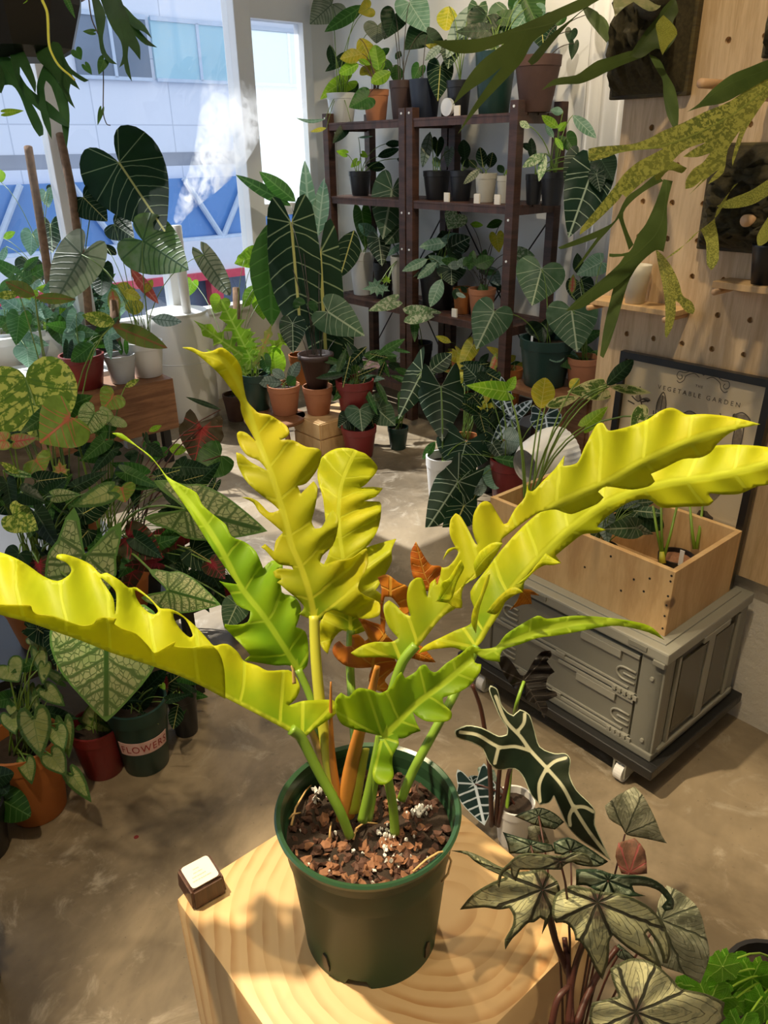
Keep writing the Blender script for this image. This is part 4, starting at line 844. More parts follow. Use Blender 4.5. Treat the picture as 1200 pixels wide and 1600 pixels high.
for (x, y, lab) in ((1095, 130, 'upper bare beech peg sticking out of the peg board beside the tall moss mount'), (1195, 150, 'bare beech peg by the fern fronds at the top right edge'), (1165, 345, 'thick beech peg in front of the mossy mount at the right edge')):
    p_ = PB(x, y, 1.75); o = MB().tube([p_+V*.10, p_], .010 if y < 300 else .013, seg=16).out('wooden_peg', M['dowel'], None, True, base=p_); tag(o, lab, 'peg')
cpn = thing('ceramic_cup', R(1.12, 1.805, 1.128), 'pale glass cup planter on the left peg shelf behind the fern fronds', 'cup')
MB().lathe(R(1.12, 1.802, 1.1285), [(.024, 0), (.031, .07), (.033, .095), (.030, .095), (.028, .07), (.022, .006)], 24).out('cup', M['cream'], cpn, True)
bp = thing('black_pot', R(.80, 1.802, 1.21), 'small black nursery pot on the right peg shelf', 'pot')
MB().lathe(R(.80, 1.802, 1.2105), [(.026, 0), (.036, .08), (.038, .085), (.034, .085), (.03, .07), (.0, .065)], 24).out('pot_wall', M['blackpot'], bp, True)

# ================================================================== shelving
def shelf_unit(a0, a1, label):
    t = thing('wooden_shelf_unit', R((a0+a1)/2, 3.16, 0), label, 'shelf', 'dark open shelf units along the back wall')
    for a in (a0, a1-.05):
        for b in (2.985, 3.30): MB().box(a, a+.05, b, b+.05, 0, 1.69, bev=.003).out('post', M['darkwood'], t)
    for z in (1.64, 1.245, .665, .20):
        s_ = MB()
        for k in range(5): s_.box(a0+.002, a1-.002, 2.99+.072*k, 2.99+.072*k+.064, z-.012, z, bev=.002)
        s_.box(a0+.004, a0+.02, 3.03, 3.31, z-.045, z-.012); s_.box(a1-.02, a1-.004, 3.03, 3.31, z-.045, z-.012); s_.box(a0+.05, a1-.05, 2.992, 3.006, z-.04, z-.012); s_.out('shelf_board', M['darkboard'], t)
    br = MB()
    for z0, z1 in ((.30, 1.2), (1.2, .30)): br.tube([R(a0+.03, 3.345, z0), R(a1-.03, 3.345, z1)], .004, seg=6)
    br.out('cross_brace', M['black'], t)
    sc = MB()
    for a in (a0+.025, a1-.025):
        for z in (1.665, .99, 1.18): sc.tube([R(a, 2.986, z), R(a, 2.982, z)], .006, seg=10)
    sc.out('bolt', M['winframe'], t)
    return t
shelf_unit(2.565, 3.325, 'dark open wooden shelf unit nearer the camera, its right end showing')
shelf_unit(3.335, 4.06, 'dark open wooden shelf unit at the window end, pale in the mist')
# curtain
cv = []; nC = 60
for i in range(nC+1):
    a = 1.35+(2.50-1.35)*i/nC; b = 3.385+.022*math.sin(i*1.15)+.01*math.sin(i*.43)
    for z in (.15, 3.1): cv.append(R(a, b, z))
cu = mk('hanging_curtain', cv, [(2*i, 2*i+2, 2*i+3, 2*i+1) for i in range(nC)], M['curtain'], None, True); tag(cu, 'pleated pale curtain hanging by the back wall right of the shelves', 'curtain')
md = cu.modifiers.new('t', 'SOLIDIFY'); md.thickness = .002
# barrel humidifier
hb = PZ(297, 648, 0); hum = thing('barrel_humidifier', Vector((hb.x, hb.y, 0)), 'white barrel humidifier puffing mist beside the window', 'humidifier')
rH, hH = .19, .635
autosmooth(MB().lathe((hb.x, hb.y, 0), [(rH*.9, 0), (rH*.93, .02), (rH, .10), (rH, hH-.05), (rH*.97, hH-.02), (rH*.9, hH)], 48).out('barrel', M['white'], hum), 30)
autosmooth(MB().lathe((hb.x, hb.y, hH), [(rH*.93, 0), (rH*.93, .014), (rH*.5, .022), (.03, .024)], 48).out('barrel_lid', M['white'], hum), 30)
nz_ = P(275, 352, depth(PAa(275, 352, 4.2))); MB().tube([Vector((nz_.x, nz_.y, hH+.01)), Vector((nz_.x, nz_.y, nz_.z))], .026, .03, seg=20).out('mist_pipe', M['white'], hum, True)
MB().lathe((hb.x-.0, hb.y-.0, .36), [(rH+.0015, 0), (rH+.003, .004), (rH+.0015, .008)], 48, False).out('label_band', M['winframe'], hum)
# steam
m = N('drifting mist'); tcp = m.pos(); sp = m.n('ShaderNodeSeparateXYZ'); m.put(sp.inputs[0], tcp)
dn = m.noise(m.map(tcp, (1, 1, .7)), 12, 6, .7, 1.6); hz = m.step(sp.outputs[2], .0, .85, 1, .03)
at = m.n('ShaderNodeVectorMath', operation='LENGTH')
ds = m.math('MULTIPLY', m.math('MULTIPLY', m.step(dn, .44, .66), hz), 34.0)
pv = m.n('ShaderNodeVolumePrincipled'); m.put(pv.inputs['Density'], ds); pv.inputs['Color'].default_value = (1, 1, 1, 1); pv.inputs['Anisotropy'].default_value = .55
MIST = m.out(None, pv.outputs[0])
pts = []
dM = depth(nz_)
for x, y in ((275, 350), (284, 330), (297, 308), (315, 285), (330, 262), (345, 235), (360, 195), (372, 150)): pts.append(P(x, y, dM))
rr_ = lambda t: .020+.19*t**1.2
mist = MB().tube(pts, rr_, seg=20).out('mist_plume', MIST, None, True, base=pts[0]); tag(mist, 'white plume of mist rising from the barrel humidifier in front of the window', 'mist', kind='stuff')

# ================================================================== potted plants
class Plant:
    def __init__(s, base, label, r, h, mat='blackpot', name='potted_plant', cat='plant', group=None, taper=.75, seed=None, rim=True, soil='soil', stem='stem'):
        s.t = thing(name, base, label, cat, group); s.base = Vector(base); s.r = r; s.h = h; s.stem = stem; s.wall = 3.34 if (base[0]*V.x+base[1]*V.y) > 2.7 else None
        s.rd = random.Random(seed if seed is not None else len(label)*7+int(abs(base[0])*1000))
        pr = [(r*taper*.96, 0), (r*taper, .004), (r*.965, h*.80)]
        if rim: pr += [(r*1.0, h*.81), (r*1.02, h), (r*.93, h), (r*.90, h*.84)]
        else: pr += [(r, h), (r*.95, h), (r*.93, h*.85)]
        s.pot = autosmooth(MB().lathe(s.base, pr, 28, False).add([s.base+Vector((r*taper*.96*math.cos(6.283*i/28), r*taper*.96*math.sin(6.283*i/28), .001)) for i in range(28)], [tuple(range(28))]).out('pot', M[mat], s.t), 35)
        disc(s.base.x, s.base.y, s.base.z+h*.84, r*.92, 'soil', M[soil], s.t, .003, 14)
        s.top = s.base+Vector((0, 0, h*.85)); s.d = depth(s.top)
    def lf(s, kind, bx, by, tx, ty, w_, mat, dd=0.0, tip=None, bend=0.0, fold=None, rip=None, pet=True, pr=.0028, stem=None):
        random.seed(s.rd.random()); d = s.d+dd+s.rd.uniform(-.02, .02)
        if s.wall:
            for x, y in ((bx, by), (tx, ty), (tx+w_/2, ty), (bx+w_/2, by), ((bx+tx)/2+w_/2, (by+ty)/2)):
                if x+y*0 > -50: d = min(d, depth(PB(x, y, s.wall)))
        o = gleaf(s.t, kind, bx, by, tx, ty, w_, M[mat], d, tip if tip is not None else (-.02 if s.wall else None), bend, fold, rip)
        if pet and o is not None:
            e = P(bx, by, d); st = s.top+Vector((s.rd.uniform(-.3, .3)*s.r, s.rd.uniform(-.3, .3)*s.r, -.004))
            sm_ = M[stem or s.stem]; MB().tube(curve3(st, e, .0 if e.z > st.z else -.02), pr, pr*.6, seg=6).out('petiole', sm_, o, True)
        return o
    def lfs(s, kind, mat, rows, **k):
        for r_ in rows: s.lf(kind, *r_[:5], mat, *(r_[5:6] or (0.0,)), **k)
        return s
    def fill(s, n, cx, cy, rx, ry, size, kinds, mats, dr=.12, dd=0.0, ang=None, pet=True, aspect=.6):
        for _ in range(n):
            a = s.rd.uniform(0, 6.283); q = math.sqrt(s.rd.random()); x, y = cx+rx*q*math.cos(a), cy+ry*q*math.sin(a)
            L = size*s.rd.uniform(.65, 1.3); th = s.rd.uniform(*(ang or (-.9, 4.0)))
            s.lf(s.rd.choice(kinds), x, y, x+L*math.cos(th), y+L*math.sin(th), L*aspect*s.rd.uniform(.6, 1.2), s.rd.choice(mats), dd+s.rd.uniform(-dr, dr), pet=pet, pr=.0017)
        return s
def on_line(px, b, z):
    lo, hi = .2, 6.0
    for _ in range(40):
        mid = (lo+hi)/2; q = np.array(R(mid, b, z))-EYE; x = 600+F*(q@rgt)/(q@fwd)
        if x < px: hi = mid
        else: lo = mid
    return R((lo+hi)/2, b, z)
def pz(px, wpx, hpx, base):
    d = depth(base); return wpx/2*d/F, hpx*d/F*1.03
def on_shelf(px, wpx, hpx, z, label, mat, b=3.12, group=None, **k):
    base = on_line(px, b, z+.0005); r, h = pz(px, wpx, hpx, base); return Plant(base, label, r, h, mat, group=group, **k)
def on_z(px, py, wpx, hpx, z, label, mat, **k):
    base = PZ(px, py, z+.0005); r, h = pz(px, wpx, hpx, base); el = 25.5+math.degrees(math.atan((py-800)/F)); h /= max(.6, math.cos(math.radians(el))); return Plant(base, label, r, h, mat, **k)
Z4, Z3, Z2, Z1_ = 1.64, 1.245, .665, .20
GT, GS, GM, GL = 'potted plants on the top shelf board', 'potted plants on the second shelf board', 'potted plants on the third shelf board', 'potted plants on the lowest shelf board'

p_ = on_shelf(535, 46, 40, Z4, 'trailing philodendron in a frosted white pot at the window end of the top board', 'greypot', group=GT)
p_.lfs('heart', 'ribbedg', [(519, 6, 484, 38, 56), (590, 40, 588, 68, 44)]); p_.lf('lance', 568, 8, 507, 50, 24, 'mid'); p_.lf('heart', 578, 12, 560, 20, 30, 'yellow')
p_.lfs('lance', 'dark', [(555, 78, 508, 112, 18), (515, 70, 520, 105, 14), (560, 130, 540, 160, 14)]); p_.lf('heart', 543, 128, 500, 156, 30, 'lime', bend=.08); p_.lf('lance', 548, 190, 520, 224, 18, 'dark', -.1); p_.lf('lance', 510, 200, 485, 206, 7, 'yellow', -.1); p_.lf('lance', 508, 186, 462, 184, 6, 'bluegreen', -.1, bend=-.1)
p_ = on_shelf(588, 40, 42, Z4, 'croton with yellow and lime leaves in a clay-coloured jar on the top board', 'terra', group=GT, stem='stemr')
p_.lf('lance', 566, 84, 531, 92, 24, 'yellow'); p_.lf('ellip', 562, 60, 582, 100, 30, 'yellow'); p_.lf('ellip', 592, 110, 586, 70, 28, 'lime'); p_.lf('ellip', 610, 112, 580, 130, 22, 'lime', -.1); p_.lf('heart', 574, 152, 545, 168, 36, 'mid', -.12); p_.lf('ellip', 560, 100, 530, 115, 20, 'lime')
p_.fill(10, 590, 100, 32, 22, 24, ['lance', 'ellip'], ['lime', 'yellow', 'mid'])
p_ = on_shelf(628, 38, 52, Z4, 'tall philodendron with a pale drooping leaf in a brown pot on the top board', 'brownpot', group=GT, stem='stemd')
p_.lf('heart', 617, 22, 606, 58, 44, 'dark'); p_.lf('heart', 640, 4, 670, 52, 52, 'bluegreen'); p_.lf('heart', 663, 48, 632, 78, 46, 'dark'); p_.lf('lance', 626, 80, 618, 93, 10, 'dark'); p_.lf('heart', 612, 34, 600, 62, 30, 'ribbedg', .1)
p_ = on_shelf(664, 50, 52, Z4, 'philodendron in a wide navy pot on the top board', 'navy', group=GT, rim=False, stem='stemd')
p_.lf('heart', 688, 104, 684, 158, 42, 'velvet', -.1); p_.lf('heart', 655, 105, 645, 128, 22, 'mid'); p_.lf('lance', 700, 80, 665, 70, 14, 'yellow'); p_.lf('wide', 668, 55, 700, 85, 30, 'dark')
p_ = on_shelf(716, 38, 48, Z4, 'silver-leaved plant in a dark pot beside the navy pot on the top board', 'blackpot', group=GT)
p_.lf('lance', 742, 5, 697, 92, 34, 'silverb'); p_.lf('lance', 760, 2, 716, 62, 20, 'silverb'); p_.lf('ellip', 702, 10, 696, 48, 34, 'yellow'); p_.lf('heart', 705, 72, 700, 108, 32, 'velvetb'); p_.lf('lance', 690, 70, 664, 95, 14, 'silverb')
p_ = on_shelf(771, 62, 82, Z4, 'large leafy plant in a tall deep green pot on the top board', 'green2', group=GT, rim=False)
p_.lf('wide', 795, 20, 775, 70, 60, 'silver'); p_.lf('wide', 820, -5, 840, 40, 60, 'mid'); p_.lf('wide', 760, 25, 740, 70, 55, 'dark'); p_.lf('heart', 830, 10, 800, 55, 50, 'bluegreen'); p_.lf('wide', 845, 30, 850, 80, 50, 'velvet'); p_.fill(8, 790, 30, 60, 35, 46, ['wide', 'heart'], ['dark', 'mid', 'silver'])
p_ = on_shelf(836, 70, 74, Z4, 'vine in a big aged terracotta pot at the right end of the top board', 'oldterra', group=GT, taper=.66, stem='stemd')
p_.lf('heart', 893, 48, 890, 68, 20, 'dark'); p_.lf('heart', 897, 68, 893, 94, 16, 'dark'); p_.lf('ellip', 870, 40, 885, 20, 14, 'mid'); p_.lf('lance', 930, 20, 952, 65, 22, 'stag')
p_ = on_shelf(563, 34, 34, Z3, 'thin-stemmed plant in a small clear pot at the window end of the second board', 'blackpot', group=GS)
p_.lfs('lance', 'dark', [(602, 262, 572, 258, 16), (590, 245, 625, 232, 14), (602, 225, 630, 224, 12), (620, 248, 642, 254, 12)]); p_.lfs('heart', 'lime', [(540, 240, 525, 236, 12), (558, 252, 548, 262, 12), (566, 240, 575, 246, 10)]); p_.lf('lance', 560, 215, 583, 213, 4, 'bluegreen')
p_ = on_shelf(682, 42, 40, Z3, 'hanging dark-leaved plant in a black pot on the second board next to the double post', 'blackpot', group=GS)
p_.lf('heart', 684, 220, 684, 246, 20, 'dark'); p_.lf('lance', 672, 206, 660, 262, 18, 'silverb'); p_.lf('heart', 702, 235, 699, 262, 16, 'silverb'); p_.lf('ellip', 680, 245, 684, 262, 14, 'bluegreen')
p_ = on_shelf(720, 36, 42, Z3, 'dark leaf standing in a black pot on the second board, next to the cream pots', 'blackpot', group=GS)
p_.lf('ellip', 727, 250, 724, 218, 20, 'dark'); p_.lf('ellip', 732, 262, 722, 245, 14, 'dark')
p_ = on_shelf(758, 34, 40, Z3, 'dusky leafy plant in the wider cream pot on the second board', 'cream', group=GS)
p_.lfs('ellip', 'velvet', [(755, 262, 750, 230, 18), (765, 262, 770, 238, 18), (745, 262, 733, 250, 12)]); p_.lf('lance', 750, 264, 724, 288, 12, 'ribbedg', -.1)
p_ = on_shelf(789, 28, 38, Z3, 'small sprout in the narrower cream pot on the second board', 'cream', group=GS); p_.lf('lance', 789, 272, 803, 262, 9, 'lime'); p_.lf('ellip', 787, 270, 778, 258, 12, 'dark')
p_ = on_shelf(833, 28, 42, Z3, 'dark white-veined anthurium spreading from the right end of the shelves', 'blackpot', group=GS)
p_.lf('heart', 925, 268, 888, 372, 74, 'velvetb', -.35, pr=.002); p_.lf('wide', 940, 250, 958, 282, 44, 'dark', -.35); p_.lf('heart', 905, 244, 882, 288, 40, 'velvetb', -.3); p_.lf('heart', 932, 272, 938, 300, 28, 'velvetb', -.35); p_.lf('ellip', 838, 235, 815, 225, 12, 'dark'); p_.lf('ellip', 832, 250, 830, 215, 14, 'dark')
p_ = on_shelf(861, 38, 46, Z3, 'bright young philodendron in a black pot at the right end of the second board', 'blackpot', group=GS)
p_.lfs('lance', 'lime', [(872, 200, 846, 180, 16, -.1), (872, 205, 885, 190, 12, -.1), (868, 215, 880, 235, 10, -.1)]); p_.lfs('lance', 'bluegreen', [(895, 180, 932, 216, 20, -.1), (880, 175, 860, 172, 14, -.1), (865, 215, 852, 195, 10, -.1)]); p_.lfs('lance', 'marble', [(850, 240, 816, 262, 16, -.15), (852, 240, 842, 284, 14, -.15), (812, 190, 828, 200, 12, -.1)]); p_.lf('heart', 885, 215, 900, 240, 30, 'mid')
# tags on the boards
for px, z, lab in ((697, Z3, 'white price card under the black pot beside the double post, second shelf board'), (744, Z3, 'white price card before the cream pots, second shelf board'), (776, Z3, 'white price card at the post, right of the cream pots on the second shelf board'), (713, Z4, 'square white card beside the round tag on the top shelf board'), (709, Z2, 'small white block tag on the third shelf board before the orange pots')):
    q0 = on_line(px, 3.005, z+.0005); o = MB().box(*(lambda a, b: (a-.018, a+.018, b, b+.010))(q0.dot(U), q0.dot(V)), z+.0005, z+.045, bev=.001).out('price_card', M['label'], None, base=q0); tag(o, lab, 'card', 'price cards on the shelves')
q0 = on_line(697, 3.02, Z4+.0005); tg = MB().tube([q0+Vector((0, 0, .041)), q0+Vector((0, 0, .041))+U*.0-V*-.02], .040, seg=28).out('round_tag', M['white'], None, base=q0); tag(tg, 'round white tag standing on edge on the top shelf board', 'tag')

p_ = on_shelf(567, 38, 62, Z2, 'dark-leaved plant in a tall white pot at the window end of the third board', 'white', group=GM)
p_.lf('lance', 553, 360, 531, 434, 40, 'velvet', -.15); p_.lf('wide', 565, 330, 572, 392, 28, 'mid'); p_.lf('ellip', 590, 370, 560, 350, 20, 'bluegreen')
p_ = on_shelf(600, 32, 52, Z2, 'philodendron with a big silvery-veined leaf, black pot on the third board', 'blackpot', group=GM)
p_.lf('cord', 613, 296, 598, 374, 60, 'silver', -.2, fold=.15); p_.lf('heart', 628, 352, 602, 382, 46, 'silver', -.15); p_.lf('heart', 592, 372, 597, 416, 38, 'velvetb', -.15)
p_ = on_shelf(628, 34, 66, Z2, 'star-leaved plant in a cream pot left of the double post', 'cream', group=GM)
p_.lfs('star', 'bluegreen', [(590, 448, 565, 452, 30, -.15), (600, 455, 588, 440, 22, -.15)]); p_.lf('star', 604, 440, 603, 428, 16, 'lime', -.15); p_.lf('lance', 630, 380, 605, 400, 10, 'bluegreen')
p_ = on_shelf(683, 58, 62, Z2, 'bushy blue-green plant in a wide black pot on the third board', 'blackpot', group=GM)
p_.lfs('lance', 'bluegreen', [(668, 405, 628, 424, 16, -.15), (682, 410, 652, 436, 16, -.15), (690, 436, 672, 480, 22, -.2), (700, 378, 655, 386, 20, -.1), (690, 372, 735, 376, 20, -.1)]); p_.lf('heart', 705, 420, 706, 446, 46, 'velvetb', -.15); p_.lf('wide', 700, 385, 690, 360, 50, 'dark'); p_.fill(12, 695, 405, 38, 25, 34, ['lance', 'heart'], ['dark', 'velvetb', 'bluegreen'])
p_.lf('wide', 715, 335, 700, 358, 38, 'marble', -.2)
p_ = on_shelf(722, 30, 38, Z2, 'low grey-green plant in a small orange pot on the third board', 'terra2', group=GM); p_.fill(6, 722, 455, 14, 10, 22, ['lance'], ['silverb', 'dark'])
p_ = on_shelf(752, 42, 42, Z2, 'leggy dark plant in a rimmed terracotta pot on the third board', 'terra', group=GM, stem='stemd')
p_.fill(14, 755, 415, 38, 30, 30, ['lance', 'ellip'], ['dark', 'mid', 'silverb']); p_.lf('lance', 790, 396, 836, 400, 26, 'marble', -.1); p_.lf('heart', 776, 368, 780, 395, 24, 'yellow', -.1); p_.lf('lance', 790, 413, 801, 432, 12, 'bluegreen', -.1); p_.lf('lance', 785, 345, 760, 355, 14, 'mid'); p_.lf('lance', 735, 350, 755, 352, 10, 'lime')
p_ = on_shelf(655, 40, 60, Z1_, 'marbled vine by the double post, in a dark pot on the lowest board', 'blackpot', group=GL, stem='stem')
p_.lf('wide', 640, 492, 690, 488, 30, 'marble', -.35); p_.lf('wide', 618, 470, 575, 486, 22, 'marble', -.3); p_.lf('heart', 648, 505, 648, 535, 14, 'mid', -.3); p_.fill(10, 640, 560, 22, 60, 22, ['lance'], ['dark', 'mid'])
for px, lab in ((722, 'orange pot with small leafy stems on the lowest board'), (795, 'right-hand orange pot of reddish leaves on the lowest board')):
    p_ = on_shelf(px, 36, 62, Z1_, lab, 'terra2', group=GL); p_.fill(10, px, 560, 26, 38, 26, ['heart', 'lance'], ['yellow', 'mid', 'dark', 'calrose'])
    if px == 722: p_.lf('heart', 738, 540, 716, 580, 26, 'yellow', -.2)
p_ = on_shelf(757, 36, 56, Z1_, 'dark pot of narrow leaves between the orange pots, lowest board', 'blackpot', group=GL); p_.fill(10, 757, 590, 22, 30, 28, ['lance'], ['dark', 'velvet'])

# ---- brown cabinet with the two gloriosum pots
q0 = PZ(850, 604, .42); ca, cb = q0.dot(U), q0.dot(V)
bx = thing('brown_stand', R(ca, cb, 0), 'reddish brown wooden stand under the big green pot, right of the shelves', 'stand')
MB().box(ca-.22, ca+.17, cb-.13, cb+.20, .395, .42, bev=.003).out('stand_top', M['brownwood'], bx)
for a in (ca-.20, ca+.12):
    for b in (cb-.12, cb+.15): MB().box(a, a+.035, b, b+.035, 0, .395).out('leg', M['brownwood'], bx)
MB().box(ca-.165, ca+.12, cb+.14, cb+.15, .0, .395).out('back_panel', M['brownwood'], bx)
p_ = on_z(850, 600, 82, 68, .42, 'heart-leaved plant with three broad pale-ribbed leaves in a big deep green pot', 'green2', name='potted_gloriosum', rim=True)
p_.lf('heart', 846, 420, 831, 478, 78, 'silver', -.1, fold=.2, pr=.003); p_.lf('heart', 772, 487, 744, 546, 64, 'silver', -.2, fold=.25, pr=.003); p_.lf('wide', 845, 505, 850, 535, 50, 'dark', .05)
MB().box(*(lambda v: (v.dot(U)-.006, v.dot(U)+.006, v.dot(V)-.12, v.dot(V)-.118))(p_.top), p_.top.z-.02, p_.top.z+.06).out('plant_tag', M['white'], p_.t)
p_ = on_z(908, 606, 52, 46, .42, 'plant with one large ribbed leaf in a terracotta pot against the peg board', 'terra', name='potted_gloriosum')
p_.lf('heart', 893, 484, 902, 550, 82, 'silver', -.1, fold=.1, pr=.003); p_.lf('wide', 905, 440, 912, 480, 44, 'velvetb'); p_.lf('wide', 940, 410, 900, 430, 34, 'bluegreen', .1); p_.lf('lance', 893, 460, 896, 428, 12, 'calrose'); p_.lf('lance', 905, 430, 902, 395, 18, 'dark'); p_.fill(9, 905, 555, 38, 25, 36, ['lance', 'heart'], ['bluegreen', 'mid', 'dark'])

# ---- group of pots in front of the shelves, by the window
st = thing('low_round_stool', PZ(447, 690, 0)*1.0, 'low worn wooden stool under the terracotta pot and the lime plant, near the window', 'stool')
sb = PZ(447, 668, .0); st.location = (sb.x, sb.y, 0); zS = .18
c_ = PZ(430, 650, zS); st.location = (c_.x, c_.y, 0)
MB().lathe((c_.x, c_.y, zS-.022), [(.165, 0), (.172, .008), (.172, .018), (.165, .022)], 36).out('seat', M['brownwood'], st)
for a in (35, 125, 215, 305):
    x, y = math.cos(math.radians(a)), math.sin(math.radians(a)); MB().tube([(c_.x+x*.11, c_.y+y*.11, zS-.022), (c_.x+x*.155, c_.y+y*.155, 0)], .016, .013, seg=8).out('leg', M['brownwood'], st, True)
c2 = PZ(520, 655, zS); ca, cb = c2.dot(U), c2.dot(V)
wc = thing('small_wooden_crate', Vector((c2.x, c2.y, 0)), 'small tan wooden crate beside the round stool, terracotta pots on top', 'crate')
MB().box(ca-.02, ca+.22, cb-.10, cb+.20, .0, zS).out('crate_walls', M['pine3'], wc)
q = MB()
for z0 in (.004, .094): q.box(ca-.028, ca-.02, cb-.10, cb+.20, z0, z0+.082, bev=.002); q.box(ca-.02, ca+.22, cb-.108, cb-.10, z0, z0+.082, bev=.002)
q.out('slat', M['pine2'], wc)
p_ = on_z(404, 638, 46, 52, zS, 'small lobed lime philodendron with an orange new leaf on the round stool', 'green2')
for r_ in ((392, 565, 302, 500, 34), (392, 560, 345, 468, 46), (398, 550, 375, 510, 40), (385, 585, 322, 545, 30), (408, 560, 470, 508, 32), (400, 570, 352, 560, 30)): p_.lf('lobed', *r_, 'lime', .0)
p_.lf('lobed', 402, 570, 425, 505, 22, 'calrose'); p_.lf('round', 430, 575, 428, 540, 34, 'lime', .05); p_.lf('heart', 412, 560, 420, 585, 22, 'mid')
p_ = on_z(446, 645, 50, 42, zS, 'young rubber plant in a terracotta pot on the round stool', 'terra')
p_.lfs('ellip', 'silverb', [(440, 598, 403, 596, 20), (450, 595, 468, 565, 18), (445, 590, 425, 578, 16)]); p_.lf('ellip', 448, 600, 462, 590, 18, 'mid')
p_ = on_z(498, 645, 46, 40, zS, 'large velvet anthurium with long dark hanging leaves, on the small crate', 'terra', name='potted_anthurium', stem='stemd')
inn = MB().lathe(p_.base+Vector((0, 0, p_.h*.86)), [(.05, 0), (.085, .17), (.098, .175), (.098, .20), (.09, .20), (.085, .18)], 24).out('inner_pot', M['brownpot'], p_.t, True)
p_.lf('long', 455, 348, 470, 520, 82, 'velvet', .0, tip=-.1, fold=.1, rip=.03); p_.lf('long', 500, 395, 512, 605, 66, 'velvet', .1, fold=.15, rip=.03); p_.lf('long', 535, 520, 525, 625, 40, 'velvet', .15); p_.lf('lance', 418, 350, 425, 510, 62, 'mid', .2, rip=.03)
p_.lf('heart', 512, 487, 570, 525, 62, 'silver', -.12); p_.lf('heart', 457, 505, 458, 552, 42, 'velvetb', -.1); p_.lf('heart', 478, 475, 470, 505, 40, 'mid', -.05)
p_.lf('lance', 462, 315, 405, 268, 26, 'mid', .3); p_.lf('lance', 455, 322, 368, 273, 20, 'mid', .3); p_.lf('lance', 485, 370, 476, 250, 26, 'bluegreen', .4); p_.lf('lance', 496, 370, 507, 278, 26, 'bluegreen', .4); p_.lf('lance', 530, 560, 545, 600, 16, 'dark')
p_ = on_z(474, 598, 40, 42, zS, 'orange clay pot half hidden behind the dark anthurium', 'terra2', name='clay_pot', cat='pot')
p_ = on_z(556, 652, 58, 56, zS, 'dark thin-leaved plant in a red pot on the far end of the small crate', 'redpot')
p_.fill(26, 575, 560, 46, 42, 44, ['lance'], ['dark', 'mid', 'bluegreen', 'velvet'], aspect=.3)
p_ = on_z(562, 712, 54, 44, 0, 'white-veined anthurium in a red pot on the floor before the small crate', 'redpot', name='potted_anthurium')
p_.lf('heart', 562, 640, 566, 674, 48, 'silver', -.05, fold=.1); p_.lf('heart', 545, 655, 528, 668, 34, 'velvetb'); p_.lf('wide', 590, 640, 618, 665, 42, 'silver', .05); p_.lf('wide', 585, 625, 605, 632, 24, 'silver', .1); p_.lf('heart', 578, 645, 585, 670, 30, 'velvet')
p_ = on_z(622, 700, 32, 32, 0, 'tall arching alocasia in a very small green pot by the shelf post', 'green2', name='potted_alocasia')
p_.lf('arrow', 660, 580, 622, 655, 46, 'velvetb', -.1, fold=.2); p_.lf('lance', 672, 580, 706, 552, 30, 'velvetb', -.1); p_.lf('lance', 630, 650, 612, 662, 10, 'mid'); p_.lf('lance', 628, 660, 625, 615, 10, 'mid')
p_ = on_z(690, 788, 50, 72, 0, 'large alocasia with bright white ribs in a tall white pot on the floor', 'white', name='potted_alocasia', stem='stem')
p_.lf('arrow', 689, 604, 691, 690, 72, 'velvetb', .0, tip=-.05, fold=.1, rip=.03, pr=.004); p_.lf('arrow', 728, 690, 714, 744, 92, 'velvetb', -.05, fold=.1, rip=.03, pr=.004); p_.lf('arrow', 716, 752, 664, 832, 66, 'velvetb', -.1, fold=.15, pr=.004)
p_.lf('wide', 725, 790, 690, 870, 44, 'velvet', -.1); p_.lf('lance', 680, 690, 660, 718, 14, 'mid'); p_.lf('lance', 770, 715, 850, 732, 18, 'mid', -.1); p_.lf('lance', 715, 740, 680, 760, 34, 'mid', .05); p_.lf('wide', 745, 800, 735, 850, 44, 'velvet'); p_.lf('ellip', 715, 845, 705, 872, 22, 'dark', -.1)
p_ = on_z(792, 790, 58, 70, 0, 'alocasia with bluish white ribs in a dark red pot behind the planter box', 'redpot', name='potted_alocasia')
p_.lf('arrow', 852, 648, 858, 688, 50, 'pollyblue', .0, fold=.2); p_.lf('arrow', 800, 655, 765, 700, 26, 'pollyblue'); p_.lf('lance', 798, 655, 832, 625, 18, 'pollyblue'); p_.lf('round', 790, 688, 812, 692, 44, 'silverb', -.05); p_.lf('round', 775, 735, 772, 765, 40, 'bluegreen'); p_.lf('round', 745, 750, 750, 775, 30, 'silverb'); p_.lf('arrow', 780, 610, 798, 650, 34, 'pollyblue'); p_.lf('wide', 745, 590, 725, 570, 40, 'velvetb'); p_.lf('ellip', 765, 600, 745, 582, 20, 'dark')
p_.fill(18, 765, 700, 45, 70, 40, ['wide', 'lance', 'heart'], ['dark', 'velvet', 'velvetb'], dd=.1)
p_ = on_z(725, 745, 44, 60, 0, 'orange pot of dark foliage on the floor under the green stand', 'terra2'); p_.fill(16, 740, 610, 36, 45, 34, ['wide', 'lance'], ['dark', 'velvet', 'yellow', 'velvetb'])
p_ = on_z(762, 765, 40, 70, 0, 'slim dark pot of small leaves on the floor beside the orange pot', 'blackpot'); p_.fill(10, 770, 640, 25, 30, 30, ['wide', 'lance'], ['dark', 'velvet'])
